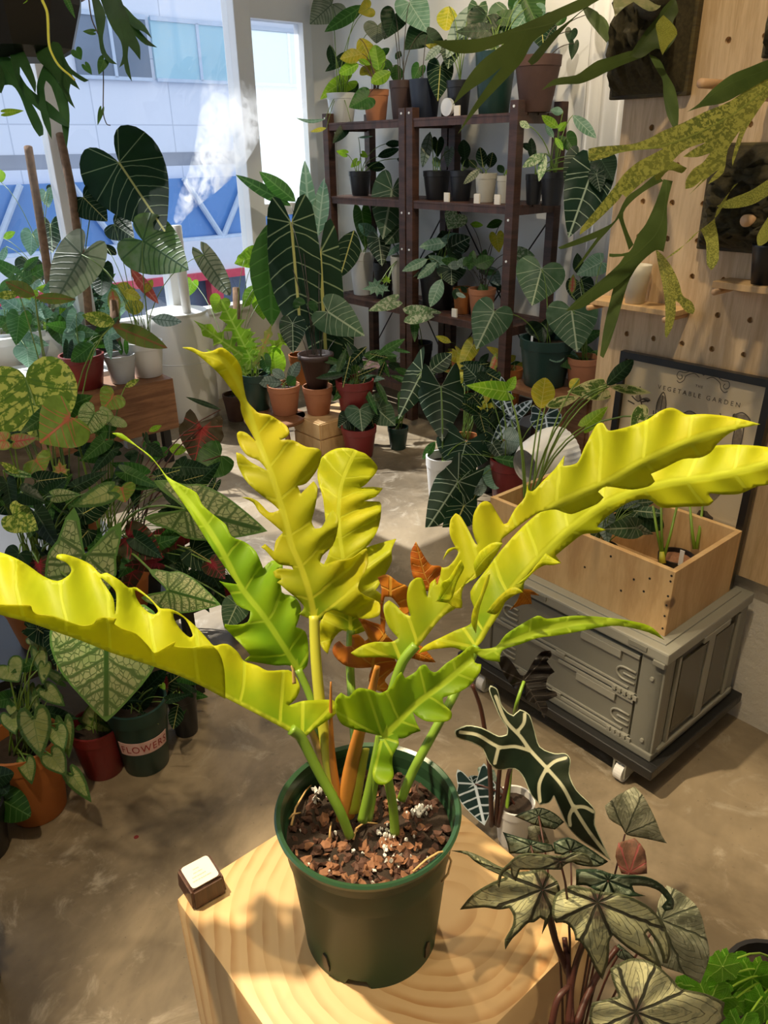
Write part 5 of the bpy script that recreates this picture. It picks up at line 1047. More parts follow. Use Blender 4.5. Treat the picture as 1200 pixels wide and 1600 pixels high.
# shell-shaped shade
sa = P(838, 745, 2.55); sh = thing('ribbed_shade', sa, 'white ribbed cone-shaped shade lying behind the planter box', 'lamp shade')
ax = (P(885, 705, 2.6)-P(815, 730, 2.5)).normalized(); n1 = ax.orthogonal().normalized(); n2 = ax.cross(n1); q = MB(); ns = 64; prf = [(.0, .055), (.03, .075), (.08, .088), (.13, .095), (.165, .092), (.17, .085), (.15, .04), (.148, .0)]
vs = [P(820, 728, 2.5)+ax*t+(n1*math.cos(6.283*i/ns)+n2*math.sin(6.283*i/ns))*r*(1+(.025 if i % 2 and t > .1 else 0)) for t, r in prf for i in range(ns)]
q.add(vs, [(j*ns+i, j*ns+(i+1) % ns, (j+1)*ns+(i+1) % ns, (j+1)*ns+i) for j in range(len(prf)-1) for i in range(ns)]); sh.location = Vector((sa.x, sa.y, .0)); q.out('shade', M['white'], sh, False)
c_ = P(820, 728, 2.5)+ax*.08; MB().tube([(c_.x, c_.y, 0), (c_.x, c_.y, c_.z-.07)], .02, seg=12).lathe((c_.x, c_.y, 0), [(.07, 0), (.07, .012), (.02, .02)], 24).out('shade_stand', M['white'], sh, True)
# plants in the planter box
def in_box(a, b, r, h, label, mat, **k): return Plant(R(a, b, zt+.0125), label, r, h, mat, **k)
p_ = in_box(1.235, 1.57, .038, .09, 'tall cream-variegated philodendron in the left end of the planter box', 'blackpot', stem='stem')
for r_ in (('wide', 792, 612, 728, 602, 30, 'lime'), ('lance', 792, 610, 806, 588, 16, 'lime'), ('ellip', 845, 638, 852, 590, 38, 'yellow'), ('lance', 852, 635, 905, 620, 18, 'varieg'), ('wide', 945, 608, 886, 612, 34, 'varieg'), ('ellip', 948, 602, 990, 562, 24, 'dark', -.38), ('lance', 952, 604, 1018, 614, 15, 'varieg', -.38), ('heart', 1012, 650, 985, 682, 46, 'varieg', -.45), ('wide', 915, 665, 950, 635, 24, 'lime'), ('ellip', 905, 592, 890, 606, 16, 'yellow')): p_.lf(*r_[:7], *(r_[7:] or (.0,)), pr=.003)
p_ = in_box(1.00, 1.60, .040, .085, 'dark silvery foliage plant in the middle of the planter box', 'blackpot')
p_.fill(16, 965, 805, 40, 30, 42, ['ellip', 'wide'], ['dark', 'silverb', 'ribbedg', 'silver'], dr=.03)
p_ = in_box(.885, 1.585, .046, .075, 'cut bulb with pale green stems at the near corner of the planter box', 'blackpot', soil='bark')
for b_, t_ in ((1035, 1020), (1035, 1033), (1037, 1058)): MB().tube([P(b_, 872, p_.d+.005), P((b_+t_)/2, 835, p_.d), P(t_, 790, p_.d)], .0045, .003).out('cut_stem', M['stemg'], p_.t, True)
MB().tube([P(1035, 880, p_.d), P(1034, 862, p_.d)], .010, .006).out('bulb', M['stemy'], p_.t, True)
v_ = P(1065, 868, p_.d-.02); MB().box(v_.dot(U)-.006, v_.dot(U)+.006, v_.dot(V), v_.dot(V)+.002, v_.z-.03, v_.z+.014).out('plant_tag', M['white'], p_.t)
p_ = in_box(.85, 1.715, .046, .075, 'second cut bulb with two pale stems at the back right of the planter box', 'blackpot', soil='bark')
for b_, t_ in ((1085, 1078), (1088, 1098)): MB().tube([P(b_, 858, p_.d), P((b_+t_)/2, 830, p_.d), P(t_, 790, p_.d)], .0055, .003).out('cut_stem', M['stemg'], p_.t, True)

# ---- walnut box with pots by the window
wx = thing('walnut_box', R(3.74, 1.35, 0), 'reddish brown wooden box with strong grain, under the red and white pots by the window', 'box')
MB().box(3.62, 3.90, .98, 1.64, .19, .455, bev=.003).out('box_body', M['brownwood'], wx)
for a in (3.65, 3.84):
    for b in (1.02, 1.56): MB().box(a, a+.04, b, b+.04, 0, .19).out('leg', M['black'], wx)
p_ = on_z(136, 604, 66, 48, .456, 'pale-leaved syngonium in a red pot on the walnut box', 'redpot')
p_.lfs('wide', 'bluegreen', [(118, 520, 100, 555, 34), (130, 545, 105, 560, 30), (120, 490, 105, 520, 26), (135, 540, 150, 560, 22)]); p_.fill(10, 135, 530, 40, 26, 40, ['wide', 'lance'], ['bluegreen', 'mid', 'dark'])
p_ = on_z(193, 596, 46, 40, .456, 'small clear pot of dark growing mix on the walnut box', 'greypot'); p_.lfs('lance', 'mid', [(190, 555, 186, 530, 8), (198, 555, 196, 525, 8)], pet=False)
p_ = on_z(233, 586, 54, 50, .456, 'philodendron with pleated leaves and a salmon new leaf, white pot on the walnut box', 'white', stem='stem')
p_.lf('cord', 223, 376, 295, 422, 92, 'ribbed', -.1, tip=-.08, fold=.12, rip=.05, pr=.004); p_.lf('cord', 128, 398, 80, 484, 76, 'ribbedg', -.1, fold=.15, pr=.004); p_.lf('round', 318, 398, 360, 462, 34, 'ribbedg', .0, fold=.3, pr=.003)
p_.lf('lance', 204, 420, 248, 475, 18, 'salmon', -.05); p_.lf('round', 160, 418, 158, 462, 36, 'dark', .0); p_.lf('lance', 237, 498, 284, 503, 20, 'silverb', -.15); p_.lf('ellip', 195, 480, 225, 478, 26, 'yellow', .05); p_.lf('wide', 178, 350, 210, 372, 46, 'velvetb', .05); p_.lf('ellip', 163, 383, 182, 398, 14, 'velvet')
p_.lf('lance', 175, 450, 182, 500, 20, 'calrose', .05); p_.fill(4, 200, 440, 40, 20, 24, ['lance'], ['yellow', 'ribbedg'])
MB().tube([P(182, 560, p_.d), P(178, 470, p_.d)], .03, .02, seg=10).out('coir_pole', M['pole'], p_.t, True)

def pole_plant(px, py, z, wpx, hpx, label, mat, pts, pr_, **k):
    p_ = on_z(px, py, wpx, hpx, z, label, mat, **k); d = p_.d
    q = [np.array((x, y, d-.40*min(1, i/2.5))) for i, (x, y) in enumerate(pts)]; MB().tube([P(*v) for v in smooth2(q, 4, False, 150)], pr_, seg=14).out('coir_pole', M['pole'], p_.t, True); return p_
bn = thing('window_bench', R(4.18, .7, 0), 'long white bench under the window at the left edge', 'bench')
MB().box(3.98, 4.44, -.6, 1.55, .42, .46, bev=.004).out('bench_top', M['white'], bn)
for a in (4.0, 4.38):
    for b in (-.56, .5, 1.49): MB().box(a, a+.05, b, b+.05, 0, .42).out('leg', M['white'], bn)
p_ = pole_plant(95, 540, .461, 70, 46, 'climbing philodendron on the shorter coir pole, leftmost brown pot of the bench', 'brownpot', [(92, 540), (80, 470), (74, 420), (62, 340), (52, 280), (44, 230)], .022)
p_.lf('heart', 79, 350, 82, 396, 42, 'velvetb', -.1); p_.lf('heart', 72, 300, 76, 325, 24, 'bluegreen', -.1); p_.lf('heart', 82, 290, 90, 305, 22, 'dark', -.08); p_.lf('heart', 50, 365, 48, 400, 36, 'bluegreen', .0); p_.lf('heart', 45, 410, 40, 440, 44, 'velvetb', .05); p_.lf('lance', 5, 372, 24, 362, 12, 'lime', .0); p_.lf('lance', 10, 385, 0, 412, 12, 'bluegreen'); p_.lf('ellip', 2, 285, 0, 265, 16, 'lime', .0); p_.lf('heart', 58, 425, 62, 445, 30, 'velvetb')
p_ = pole_plant(145, 550, .461, 60, 44, 'velvet anthurium with one huge dark heart leaf on the taller coir pole', 'blackpot', [(142, 540), (134, 440), (122, 370), (112, 300), (102, 250), (94, 210)], .022, name='potted_anthurium')
p_.lf('cord', 186, 254, 258, 362, 126, 'velvet', -.45, tip=-.1, fold=.1, rip=.05, pr=.004); p_.lf('wide', 130, 308, 168, 346, 56, 'velvet', -.40, fold=.15); 
for px, py, lab, mats, box_ in ((20, 560, 'pale bushy plant at the far left end of the white bench', ['bluegreen', 'bluegreen', 'mid'], (30, 470, 34, 60)), (62, 556, 'bright broad-leaved plant on the white bench, second from the left', ['bluegreen', 'lime', 'mid'], (85, 460, 36, 45)), (115, 540, 'low leafy plant behind the red pot on the white bench', ['mid', 'dark', 'bluegreen'], (150, 480, 30, 30))):
    p_ = on_z(px, py, 54, 40, .461, lab, 'greypot', group='leafy pots on the white window bench'); p_.fill(22, *box_, 42, ['wide', 'heart', 'lance'], mats, dr=.15)
    if px == 20: p_.lf('heart', 42, 545, 45, 575, 44, 'bluegreen', -.2); p_.lf('heart', 30, 495, 25, 540, 40, 'mid', -.2)
p_ = on_z(372, 655, 40, 38, .0, 'lime pothos climbing a coir pole, on the floor right of the barrel', 'oldterra', name='potted_pothos')
MB().tube([P(374, 640, p_.d), P(371, 540, p_.d), P(369, 450, p_.d)], .022, seg=12).out('coir_pole', M['pole'], p_.t, True)
p_.lf('heart', 400, 400, 366, 412, 36, 'lime', -.05); p_.lf('heart', 385, 398, 402, 420, 36, 'lime', -.05); p_.lf('lance', 402, 445, 380, 480, 24, 'lime', -.05); p_.lf('heart', 345, 468, 335, 490, 34, 'lime', -.05); p_.lf('lance', 420, 430, 395, 445, 20, 'lime'); p_.lf('heart', 408, 470, 412, 500, 30, 'lime', .1); p_.lf('wide', 300, 440, 292, 465, 22, 'lime', .4)

# ================================================================== caladium bed at the left
rk = thing('dark_plant_rack', R(2.15, .1, 0), 'low dark metal plant rack under the caladiums at the left', 'rack')
MB().box(1.78, 2.85, -.9, .80, .30, .325).out('rack_top', M['black'], rk)
for a in (1.80, 2.80):
    for b in (-.88, .75): MB().box(a, a+.03, b, b+.03, 0, .30).out('leg', M['black'], rk)
ZR = .3255
def bed(px, py, d, r, h, label, mat, **k):
    q = P(px, py, d); q = R(min(2.72, max(1.90, q.dot(U))), min(.68, max(-.78, q.dot(V)))); p = Plant(Vector((q.x, q.y, ZR)), label, r, h, mat, name='potted_caladium', **k); p.d = d; return p
gC = 'potted caladiums on the dark rack'
p_ = bed(55, 650, 1.95, .085, .13, 'caladium with a huge speckled yellow-green leaf at the left edge', 'blackpot', group=gC)
p_.lf('round', 40, 590, 62, 688, 150, 'calgreen', .1, fold=-.15, pr=.004); p_.lf('heart', 0, 615, 10, 680, 80, 'calgreen', .15); p_.fill(10, 45, 650, 50, 45, 60, ['wide', 'heart'], ['calgreen', 'mid', 'dark'], dd=.12)
p_ = bed(150, 650, 1.9, .08, .13, 'caladium with a red-hearted light green leaf beside the speckled one', 'terra2', group=gC)
p_.lf('wide', 110, 652, 62, 692, 92, 'calpink', .0, fold=.1, pr=.004); p_.lf('heart', 148, 645, 126, 684, 48, 'calwhite', .02); p_.lf('heart', 178, 618, 160, 640, 46, 'calpink', .1); p_.lf('heart', 178, 650, 168, 664, 52, 'calwhite', .08); p_.lf('lance', 195, 605, 218, 592, 10, 'calgreen', .1); p_.fill(6, 150, 690, 40, 30, 40, ['heart'], ['dark', 'mid'], dd=.1)
p_ = bed(30, 720, 1.8, .08, .13, 'caladium with pink veined flat leaves at the left edge', 'redpot', group=gC)
p_.lf('wide', 22, 690, 60, 684, 24, 'calrose'); p_.lf('wide', 10, 688, -25, 690, 30, 'calrose'); p_.lf('wide', 55, 718, 70, 738, 50, 'calpink'); p_.lf('lance', 30, 740, 0, 722, 12, 'calgreen'); p_.lf('star', 95, 738, 92, 716, 30, 'calrose'); p_.lf('lance', 5, 735, 55, 745, 12, 'calwhite'); p_.fill(12, 40, 770, 55, 30, 46, ['wide', 'heart'], ['dark', 'mid', 'velvet'], dd=.08)
p_ = bed(150, 500, 2.35, .08, .13, 'caladium with two long flat pinkish leaves seen from the side, near the walnut box', 'terra2', group=gC)
p_.lf('lance', 175, 508, 262, 544, 30, 'calolive', fold=-.2); p_.lf('lance', 180, 505, 128, 492, 24, 'calgreen'); p_.lf('lance', 55, 462, 8, 440, 24, 'calolive'); p_.lf('lance', 55, 465, 118, 468, 18, 'calolive'); p_.lf('lance', 30, 460, -10, 462, 14, 'calgreen')
p_ = bed(300, 700, 2.2, .085, .13, 'dark red caladium with a pink-flecked drooping leaf, right end of the rack', 'blackpot', group=gC, stem='stemr')
p_.lf('arrow', 316, 668, 304, 724, 72, 'calred', .0, fold=.12, pr=.003); p_.lf('wide', 345, 712, 300, 745, 58, 'mid', -.1, fold=.1); p_.lf('lance', 345, 640, 290, 620, 8, 'dark'); p_.lf('heart', 250, 700, 235, 722, 30, 'mid'); p_.fill(8, 240, 700, 40, 28, 26, ['lance', 'heart'], ['mid', 'lime', 'dark'])
p_ = bed(120, 830, 1.55, .085, .13, 'cream caladium with green net veins and tall pointed lobes, in front of the rack middle', 'blackpot', group=gC)
p_.lf('arrow', 133, 866, 88, 1010, 112, 'calwhite', .0, fold=.1, rip=.03, pr=.004)
p_.lf('wide', 172, 768, 112, 792, 34, 'calpale', .05); p_.lf('heart', 190, 762, 196, 785, 44, 'calpink', .15); p_.lf('wide', 85, 775, 125, 772, 22, 'calwhite', .1); p_.lf('heart', 20, 805, 60, 828, 52, 'calgreen', .05); p_.lf('heart', 30, 865, 15, 900, 44, 'dark'); p_.lf('heart', 60, 880, 68, 915, 50, 'calred'); p_.lf('wide', 35, 770, 70, 785, 34, 'dark'); p_.fill(14, 110, 800, 70, 50, 56, ['wide', 'heart'], ['dark', 'mid', 'dark', 'velvet'], dd=.22); p_.fill(20, 90, 940, 90, 50, 56, ['wide', 'heart'], ['dark', 'velvet'], dd=.30)
p_ = bed(280, 860, 1.6, .085, .13, 'net-veined cream caladium with two broad leaves spreading right', 'blackpot', group=gC)
p_.lf('arrow', 262, 922, 345, 945, 66, 'calwhite', -.05, fold=.1, rip=.03, pr=.004); p_.lf('arrow', 288, 795, 418, 830, 88, 'calwhite', .1, fold=.12, rip=.03, pr=.004); p_.lf('wide', 200, 840, 255, 870, 60, 'calred', .15); p_.lf('wide', 300, 860, 350, 890, 50, 'velvet', .15); p_.lf('heart', 330, 880, 352, 905, 36, 'calred', .1)
p_.fill(16, 270, 850, 80, 40, 56, ['wide', 'heart'], ['dark', 'calred', 'velvet', 'mid'], dd=.25); p_.fill(16, 250, 760, 90, 40, 46, ['wide', 'heart'], ['dark', 'dark', 'velvet', 'mid'], dd=.35); p_.lf('heart', 370, 945, 352, 985, 44, 'silver', .1)
p_ = bed(120, 985, 1.75, .085, .13, 'caladium with one giant cream net-veined leaf below the golden leaf', 'terra2', group=gC)
p_.lf('wide', 166, 975, 166, 1128, 176, 'calwhite', -.42, tip=.08, fold=.12, rip=.03, pr=.004)
# floor pots of the left corner
p_ = on_z(62, 1262, 108, 92, 0, 'cream-centred caladium in an orange terracotta pot on the floor at the lower left', 'terra2', name='potted_caladium', rim=True)
for r_ in ((52, 1120, 64, 1186, 54), (12, 1040, 30, 1066, 50), (48, 1008, 62, 1000, 26), (60, 1018, 70, 1060, 26), (72, 1078, 102, 1104, 30), (88, 1140, 100, 1175, 34), (80, 1180, 104, 1212, 40), (40, 1190, 50, 1226, 30), (112, 1210, 143, 1254, 30), (15, 1118, 24, 1148, 34), (70, 1040, 66, 1070, 22), (18, 1105, 16, 1118, 18), (100, 1130, 108, 1185, 30)): p_.lf('heart', *r_, 'calpale', -.08)
p_.fill(14, 60, 1080, 55, 60, 40, ['heart'], ['dark', 'mid', 'calpale'], dd=.05)
p_ = on_z(164, 1200, 78, 62, 0, 'cream and green caladium in a dark red pot beside the orange pot', 'redpot', name='potted_caladium')
p_.lf('heart', 152, 1118, 125, 1128, 40, 'calpale'); p_.lf('wide', 130, 1132, 186, 1144, 26, 'calpale'); p_.lf('heart', 160, 1090, 140, 1110, 40, 'calpale', .05); p_.fill(6, 170, 1090, 35, 30, 40, ['heart'], ['dark'], dd=.1)
fpt = on_z(230, 1190, 90, 86, 0, 'dark leafy plant in a black-green pot with a pink band reading FLOWERS', 'green2')
fpt.fill(14, 235, 1090, 48, 38, 40, ['heart', 'lance'], ['dark', 'dark', 'velvet', 'calred']); fpt.lf('heart', 253, 1070, 258, 1078, 10, 'lime')
zb, hb_ = fpt.h*.40, fpt.h*.20; nb = 30; vs = []; cen = math.atan2(-fpt.base.y, -fpt.base.x)
def band(a, z, off): rr = fpt.r*(.75+.215*min(1, z/(fpt.h*.8)))+off; return fpt.base+Vector((rr*math.cos(a), rr*math.sin(a), z))
for i in range(nb+1):
    a = cen-.95+1.9*i/nb
    for z in (zb, zb+hb_): vs += [band(a, z, .0012), band(a, z, .0022)]
fc = []
for i in range(nb):
    o0, o1 = 4*i, 4*(i+1); fc += [(o0+1, o1+1, o1+3, o0+3), (o0, o0+2, o1+2, o1), (o0+2, o0+3, o1+3, o1+2), (o0, o1, o1+1, o0+1)]
bnd = mk('label_band', vs, fc, M['pinklab'], fpt.t)
text_on('FLOWERS', hb_*.78, lambda x, y: band(cen+.02+x*.74/(fpt.r*.86), zb+hb_*.22+y, .003), 'lettering', M['redink'], bnd, 1.15)
p_ = on_z(292, 1142, 46, 60, 0, 'slim black pot with small leaves beside the FLOWERS pot', 'blackpot'); p_.fill(6, 285, 1080, 20, 25, 26, ['heart'], ['dark', 'mid']); p_.lf('heart', 280, 1100, 285, 1120, 26, 'mid')
p_ = on_z(385, 985, 60, 56, 0, 'dark foliage plant in a black pot on the floor behind the left golden leaf', 'blackpot'); p_.fill(16, 345, 900, 50, 50, 46, ['heart', 'wide'], ['dark', 'velvet', 'calred'])
p_ = on_z(245, 985, 90, 60, 0, 'grey tub of dark leaves on the floor under the rack end', 'greypot'); p_.fill(10, 270, 900, 50, 30, 50, ['heart', 'wide'], ['dark', 'velvet'])
p_ = on_z(-22, 1330, 90, 60, 0, 'plant with smooth dark green leaves entering at the lower left edge', 'blackpot'); p_.lf('ellip', -25, 1235, 48, 1276, 58, 'mid', .0, tip=-.02); p_.lf('ellip', -30, 1220, 22, 1208, 34, 'dark'); p_.lf('ellip', -20, 1200, 12, 1240, 36, 'dark')
p_ = on_z(-38, 1545, 96, 150, 0, 'deep green pot cut off by the left edge near the bottom', 'green2', name='green_pot', cat='pot')
p_.fill(3, -60, 1380, 20, 20, 50, ['ellip'], ['mid'])

# ================================================================== alocasia and begonias at the lower right
ap = on_z(800, 1310, 60, 52, 0.0, 'alocasia with black arrow leaves and bold cream ribs, behind the block stool', 'white', name='potted_alocasia', stem='stemr')
Tq = lambda pts: T(700, 850, 2.4, pts)
po = Tq([(160, 530), (185, 545), (200, 600), (225, 632), (245, 642), (270, 620), (305, 640), (325, 700), (345, 760), (400, 785), (440, 785), (460, 810), (455, 860), (480, 920), (530, 970), (551, 1000), (550, 1050), (580, 1120), (610, 1187), (560, 1152), (500, 1112), (450, 1062), (425, 1010), (397, 945), (380, 970), (345, 978), (310, 940), (285, 880), (250, 843), (190, 847), (155, 822), (130, 770), (90, 745), (32, 726), (25, 700), (70, 680), (130, 690), (190, 720), (220, 714), (222, 690), (195, 650), (165, 580), (153, 545)])
vn = [Tq(v) for v in ([(605, 1175), (530, 1080), (470, 985), (430, 910), (370, 840), (310, 775), (270, 720), (215, 660), (178, 570)], [(310, 775), (250, 758), (190, 760), (110, 715), (45, 705)], [(190, 760), (175, 822)], [(370, 840), (342, 900), (345, 965)], [(370, 840), (400, 815), (442, 802)], [(262, 700), (284, 670), (287, 635)], [(470, 985), (510, 985), (545, 1003)], [(470, 985), (455, 1020), (458, 1055)])]
dpo = 1.22
pl_ = leaf(ap.t, 'leaf', po, [(*Tq([(310, 775)])[0], dpo), (*Tq([(470, 985)])[0], dpo-.02), (*Tq([(608, 1185)])[0], dpo+.02)], M['polly'], fold=.18, rip=.04, rn=5, g=3.4, sharp=60, veins=vn, thick=.001)
def st_(pts, r0, r1, par, mat='stemr'): return MB().tube([P(*v) for v in smooth2([np.array(x, float) for x in pts], 5, False, 150)], r0, r1, seg=8).out('petiole', M[mat], par, True)
d0 = ap.d
st_([(768, 1290, d0), (765, 1200, d0-.1), (752, 1110, d0-.15), (738, 1070, d0-.18)], .006, .004, ap.t); st_([(775, 1288, d0), (781, 1200, d0-.1), (792, 1150, d0-.15)], .006, .004, pl_)
st_([(778, 1290, d0), (790, 1235, d0-.08), (800, 1195, d0-.14), (829, 1174, dpo+.005)], .006, .004, pl_)
bl = T(600, 800, 4, [(1080, 1040), (1030, 930), (900, 880), (870, 1040), (700, 880), (760, 1010), (860, 1080)])
bo_ = Tq([(185, 430), (215, 420), (245, 450), (270, 490), (290, 490), (320, 440), (350, 405), (385, 400), (388, 420), (370, 440), (400, 480), (375, 500), (370, 540), (405, 555), (410, 570), (365, 590), (375, 620), (360, 655), (330, 600), (300, 590), (270, 560), (230, 520), (200, 470)])
b2 = leaf(ap.t, 'leaf', bo_, [(*Tq([(285, 515)])[0], 1.35), (*Tq([(320, 570)])[0], 1.34), (*Tq([(362, 650)])[0], 1.33)], M['blackleaf'], fold=.3, rip=.15, rn=4, g=4)
st_([(790, 1285, d0), (800, 1180, d0-.05), (805, 1110, 1.36), (*Tq([(285, 515)])[0], 1.35)], .005, .003, b2, 'stemg')
ap.lf('arrow', 742, 1225, 757, 1290, 62, 'pollyblue', .0); ap.lf('lance', 745, 1240, 735, 1212, 50, 'pollyblue', .05); ap.lf('wide', 760, 1215, 772, 1203, 40, 'silverb', .05)

bgp = Plant(Vector((P(905, 1480, .98).x, P(905, 1480, .98).y-.03, 0)), 'cane begonia with silver-splashed star leaves on dark red stems', .085, .16, 'terra', name='potted_begonia', stem='stemr')
Tb = lambda pts: T(700, 1150, 2.4, pts)
def beg(pts, cen, d, mat, rip=.06, rn=7, dome=.35, side=0.0, fold=0.0, n_='leaf', st=True, r=.0021, base_=None, plant=None):
    pl = plant or bgp; q = Tb(pts); c = Tb([cen])[0]
    o = leaf(pl.t, n_, q, [(*c, d), (q[0][0], q[0][1], d)], M[mat], radial=(c[0], c[1], d), dome=dome, side=side, fold=fold, rip=rip, rn=rn, g=4.5, sharp=50, thick=.0012)
    if st: MB().tube(curve3(pl.top, P(*c, d), .0, .4), r, r*.6, seg=8).out('petiole', M['stemr'], o, True)
    return o
DB = .86
beg([(250, 300), (340, 268), (400, 290), (435, 322), (400, 350), (330, 335), (290, 318)], (340, 300), 1.12, 'begdark')
beg([(205, 360), (300, 388), (390, 408), (400, 430), (330, 440), (230, 440), (222, 400)], (310, 410), 1.08, 'begdark')
beg([(395, 400), (450, 380), (520, 415), (600, 470), (560, 490), (480, 480), (440, 450), (400, 440)], (460, 430), 1.1, 'begdark')
beg([(300, 340), (350, 330), (380, 400), (340, 410), (305, 380)], (340, 370), 1.15, 'begpale')
beg([(588, 262), (640, 220), (700, 190), (730, 222), (772, 300), (800, 370), (820, 402), (740, 384), (670, 370), (650, 340), (605, 310)], (664, 368), 1.08, 'begpale', dome=.25)
beg([(640, 400), (700, 382), (738, 430), (746, 515), (690, 520), (650, 515), (628, 450)], (680, 510), 1.02, 'begred', dome=.2)
beg([(820, 560), (880, 590), (940, 650), (965, 740), (980, 820), (960, 890), (945, 927), (880, 890), (820, 870), (760, 840), (780, 700), (790, 620)], (800, 690), .99, 'begpale', dome=.3)
beg([(480, 500), (560, 500), (620, 518), (740, 528), (805, 560), (845, 615), (842, 650), (815, 657), (802, 640), (822, 615), (790, 580), (740, 562), (690, 560), (700, 585), (740, 600), (600, 600), (520, 560), (480, 560)], (600, 540), .90, 'begdark', rip=.14)
beg([(45, 650), (95, 592), (170, 548), (215, 530), (150, 500), (100, 470), (70, 445), (10, 430), (70, 432), (130, 455), (200, 492), (270, 510), (350, 495), (410, 545), (420, 610), (385, 680), (352, 742), (362, 690), (345, 680), (322, 697), (300, 700), (270, 730), (240, 760), (215, 800), (213, 765), (240, 715), (246, 675), (230, 645), (190, 650), (140, 642), (95, 645)], (355, 575), .88, 'beg', rip=.10, rn=5)
beg([(400, 600), (430, 575), (470, 560), (520, 570), (580, 585), (640, 590), (700, 610), (760, 645), (805, 700), (830, 770), (832, 820), (822, 852), (806, 850), (800, 815), (780, 770), (750, 730), (740, 740), (770, 790), (790, 840), (802, 880), (790, 912), (760, 925), (752, 915), (782, 900), (785, 870), (755, 845), (700, 812), (650, 775), (618, 745), (605, 770), (602, 830), (588, 885), (578, 912), (555, 880), (525, 815), (495, 770), (478, 765), (470, 730), (440, 700), (405, 700), (390, 670)], (560, 625), DB, 'beg', rip=.08, rn=6, dome=.5)
beg([(230, 475), (260, 450), (300, 440), (360, 445), (420, 450), (480, 435), (528, 450), (545, 485), (520, 478), (480, 470), (440, 480), (425, 500), (360, 500), (300, 500), (270, 500), (255, 545), (238, 520), (235, 495), (210, 510), (198, 540), (192, 570), (186, 550), (195, 510)], (420, 468), .83, 'beg', rip=.12, rn=5, fold=.3)
beg([(640, 780), (700, 830), (690, 850), (640, 830), (620, 800)], (650, 800), .95, 'begdark')
beg([(530, 1062), (540, 1000), (600, 985), (640, 975), (615, 910), (608, 872), (680, 835), (740, 840), (790, 865), (840, 910), (870, 945), (940, 960), (990, 975), (1037, 1000), (1030, 1040), (1042, 1055), (1000, 1092), (900, 1125), (700, 1140), (600, 1130), (560, 1110)], (705, 1035), .84, 'beg', rip=.06, dome=.35)
for pts in (((888, 1600, .90), (890, 1540, .91), (885, 1490, .92), (882, 1465, .925)), ((893, 1600, .9), (892, 1545, .91), (905, 1490, .905), (935, 1420, .87)), ((888, 1520, .92), (868, 1470, .91), (850, 1400, .885)), ((900, 1600, .9), (930, 1530, .92), (965, 1480, .93)), ((862, 1600, .9), (872, 1560, .9), (890, 1540, .91))):
    st_(pts, .0046, .0034, bgp.t)
MB().tube([bgp.top, P(888, 1600, .90)], .005, .005).out('cane', M['stemr'], bgp.t, True)
# bright scalloped plant in the corner
sg = on_z(1185, 1640, 150, 90, 0, 'low bright green plant with scalloped round leaves in the bottom right corner', 'blackpot', name='potted_ground_plant')
rd = random.Random(4)
for k in range(34):
    x, y = rd.uniform(1095, 1290), rd.uniform(1490, 1680)
    if y < 1500+max(0, (1130-x))*1.2: continue
    r = rd.uniform(26, 44); n = 7; q = []
    for i in range(n*4):
        a = 6.283*i/(n*4)+.3; rr = r*(1+.13*math.cos(n*a))*(.55 if abs((a % 6.283)-4.7) < .12 else 1); q.append((x+rr*math.cos(a), y+rr*.8*math.sin(a)))
    d = sg.d-rd.uniform(.06, .22); o = leaf(sg.t, 'leaf', q, [(x, y, d), (x, y-r, d)], M['scallop'], radial=(x, y, d), dome=.3, rip=.08, rn=7, g=6, sm=1)
    MB().tube(curve3(sg.top, P(x, y, d)), .002, .0015, seg=6).out('petiole', M['stemg'], o, True)

# ================================================================== mounted staghorn ferns
def frond(parent, pts, mid, mat, fold=.15, rip=.06, g=None, **k): return leaf(parent, 'frond', pts, mid, M[mat], fold=fold, rip=rip, rn=3, g=g, sharp=62, **k)
def moss_mount(name, a0, a1, z0, z1, label, board='mossboard', th=.05, seed=1):
    t = thing(name, R((a0+a1)/2, 1.83, z0), label, 'fern'); MB().box(a0, a1, 1.822, 1.844, z0, z1, bev=.004).out('mount_board', M[board], t)
    rd = random.Random(seed); n, m_ = 22, 26; vs = []; fs = []
    for i in range(n+1):
        for j in range(m_+1):
            u, v = i/n, j/m_; e = min(u, 1-u, v, 1-v); bulge = th*min(1, e*6)**.6
            vs.append(R(a0+.008+(a1-a0-.016)*u, 1.821-bulge*(1+rd.uniform(-.35, .2)), z0+.008+(z1-z0-.016)*v))
    for i in range(n):
        for j in range(m_): a = i*(m_+1)+j; fs.append((a, a+1, a+m_+2, a+m_+1))
    mk('moss', vs, fs, M['moss'], t, True); return t
mA = moss_mount('mounted_staghorn_fern', 1.065, 1.275, 1.60, 2.15, 'long-fronded staghorn fern on the dark moss mount at the top edge of the peg board', th=.075, seed=2)
T3 = lambda p: T(600, 0, 3, p); T4 = lambda p: T(850, 0, 1200/350, p); T9 = lambda p: T(850, 350, 1200/350, p)
fA = 1.56
frond(mA, T3([(225, 192), (330, 187), (450, 180), (560, 150), (700, 92), (850, 25), (960, -20), (1060, -30), (930, 45), (830, 92), (760, 150), (700, 195), (650, 285), (600, 342), (520, 425), (430, 522), (345, 632), (410, 512), (500, 380), (555, 312), (480, 372), (400, 425), (322, 492), (380, 382), (450, 292), (540, 222), (570, 200), (450, 243), (350, 250), (280, 225)]), [(*T3([(1060, -30)])[0], fA+.08), (*T3([(760, 120)])[0], fA-.12), (*T3([(225, 195)])[0], fA-.3)], 'stag', fold=.2)
frond(mA, T3([(1010, -5), (920, 60), (860, 118), (790, 200), (720, 288), (692, 306), (674, 288), (735, 212), (800, 148), (880, 88), (945, 35)]), [(*T3([(1010, 0)])[0], fA+.02), (*T3([(690, 300)])[0], fA-.1)], 'stag')
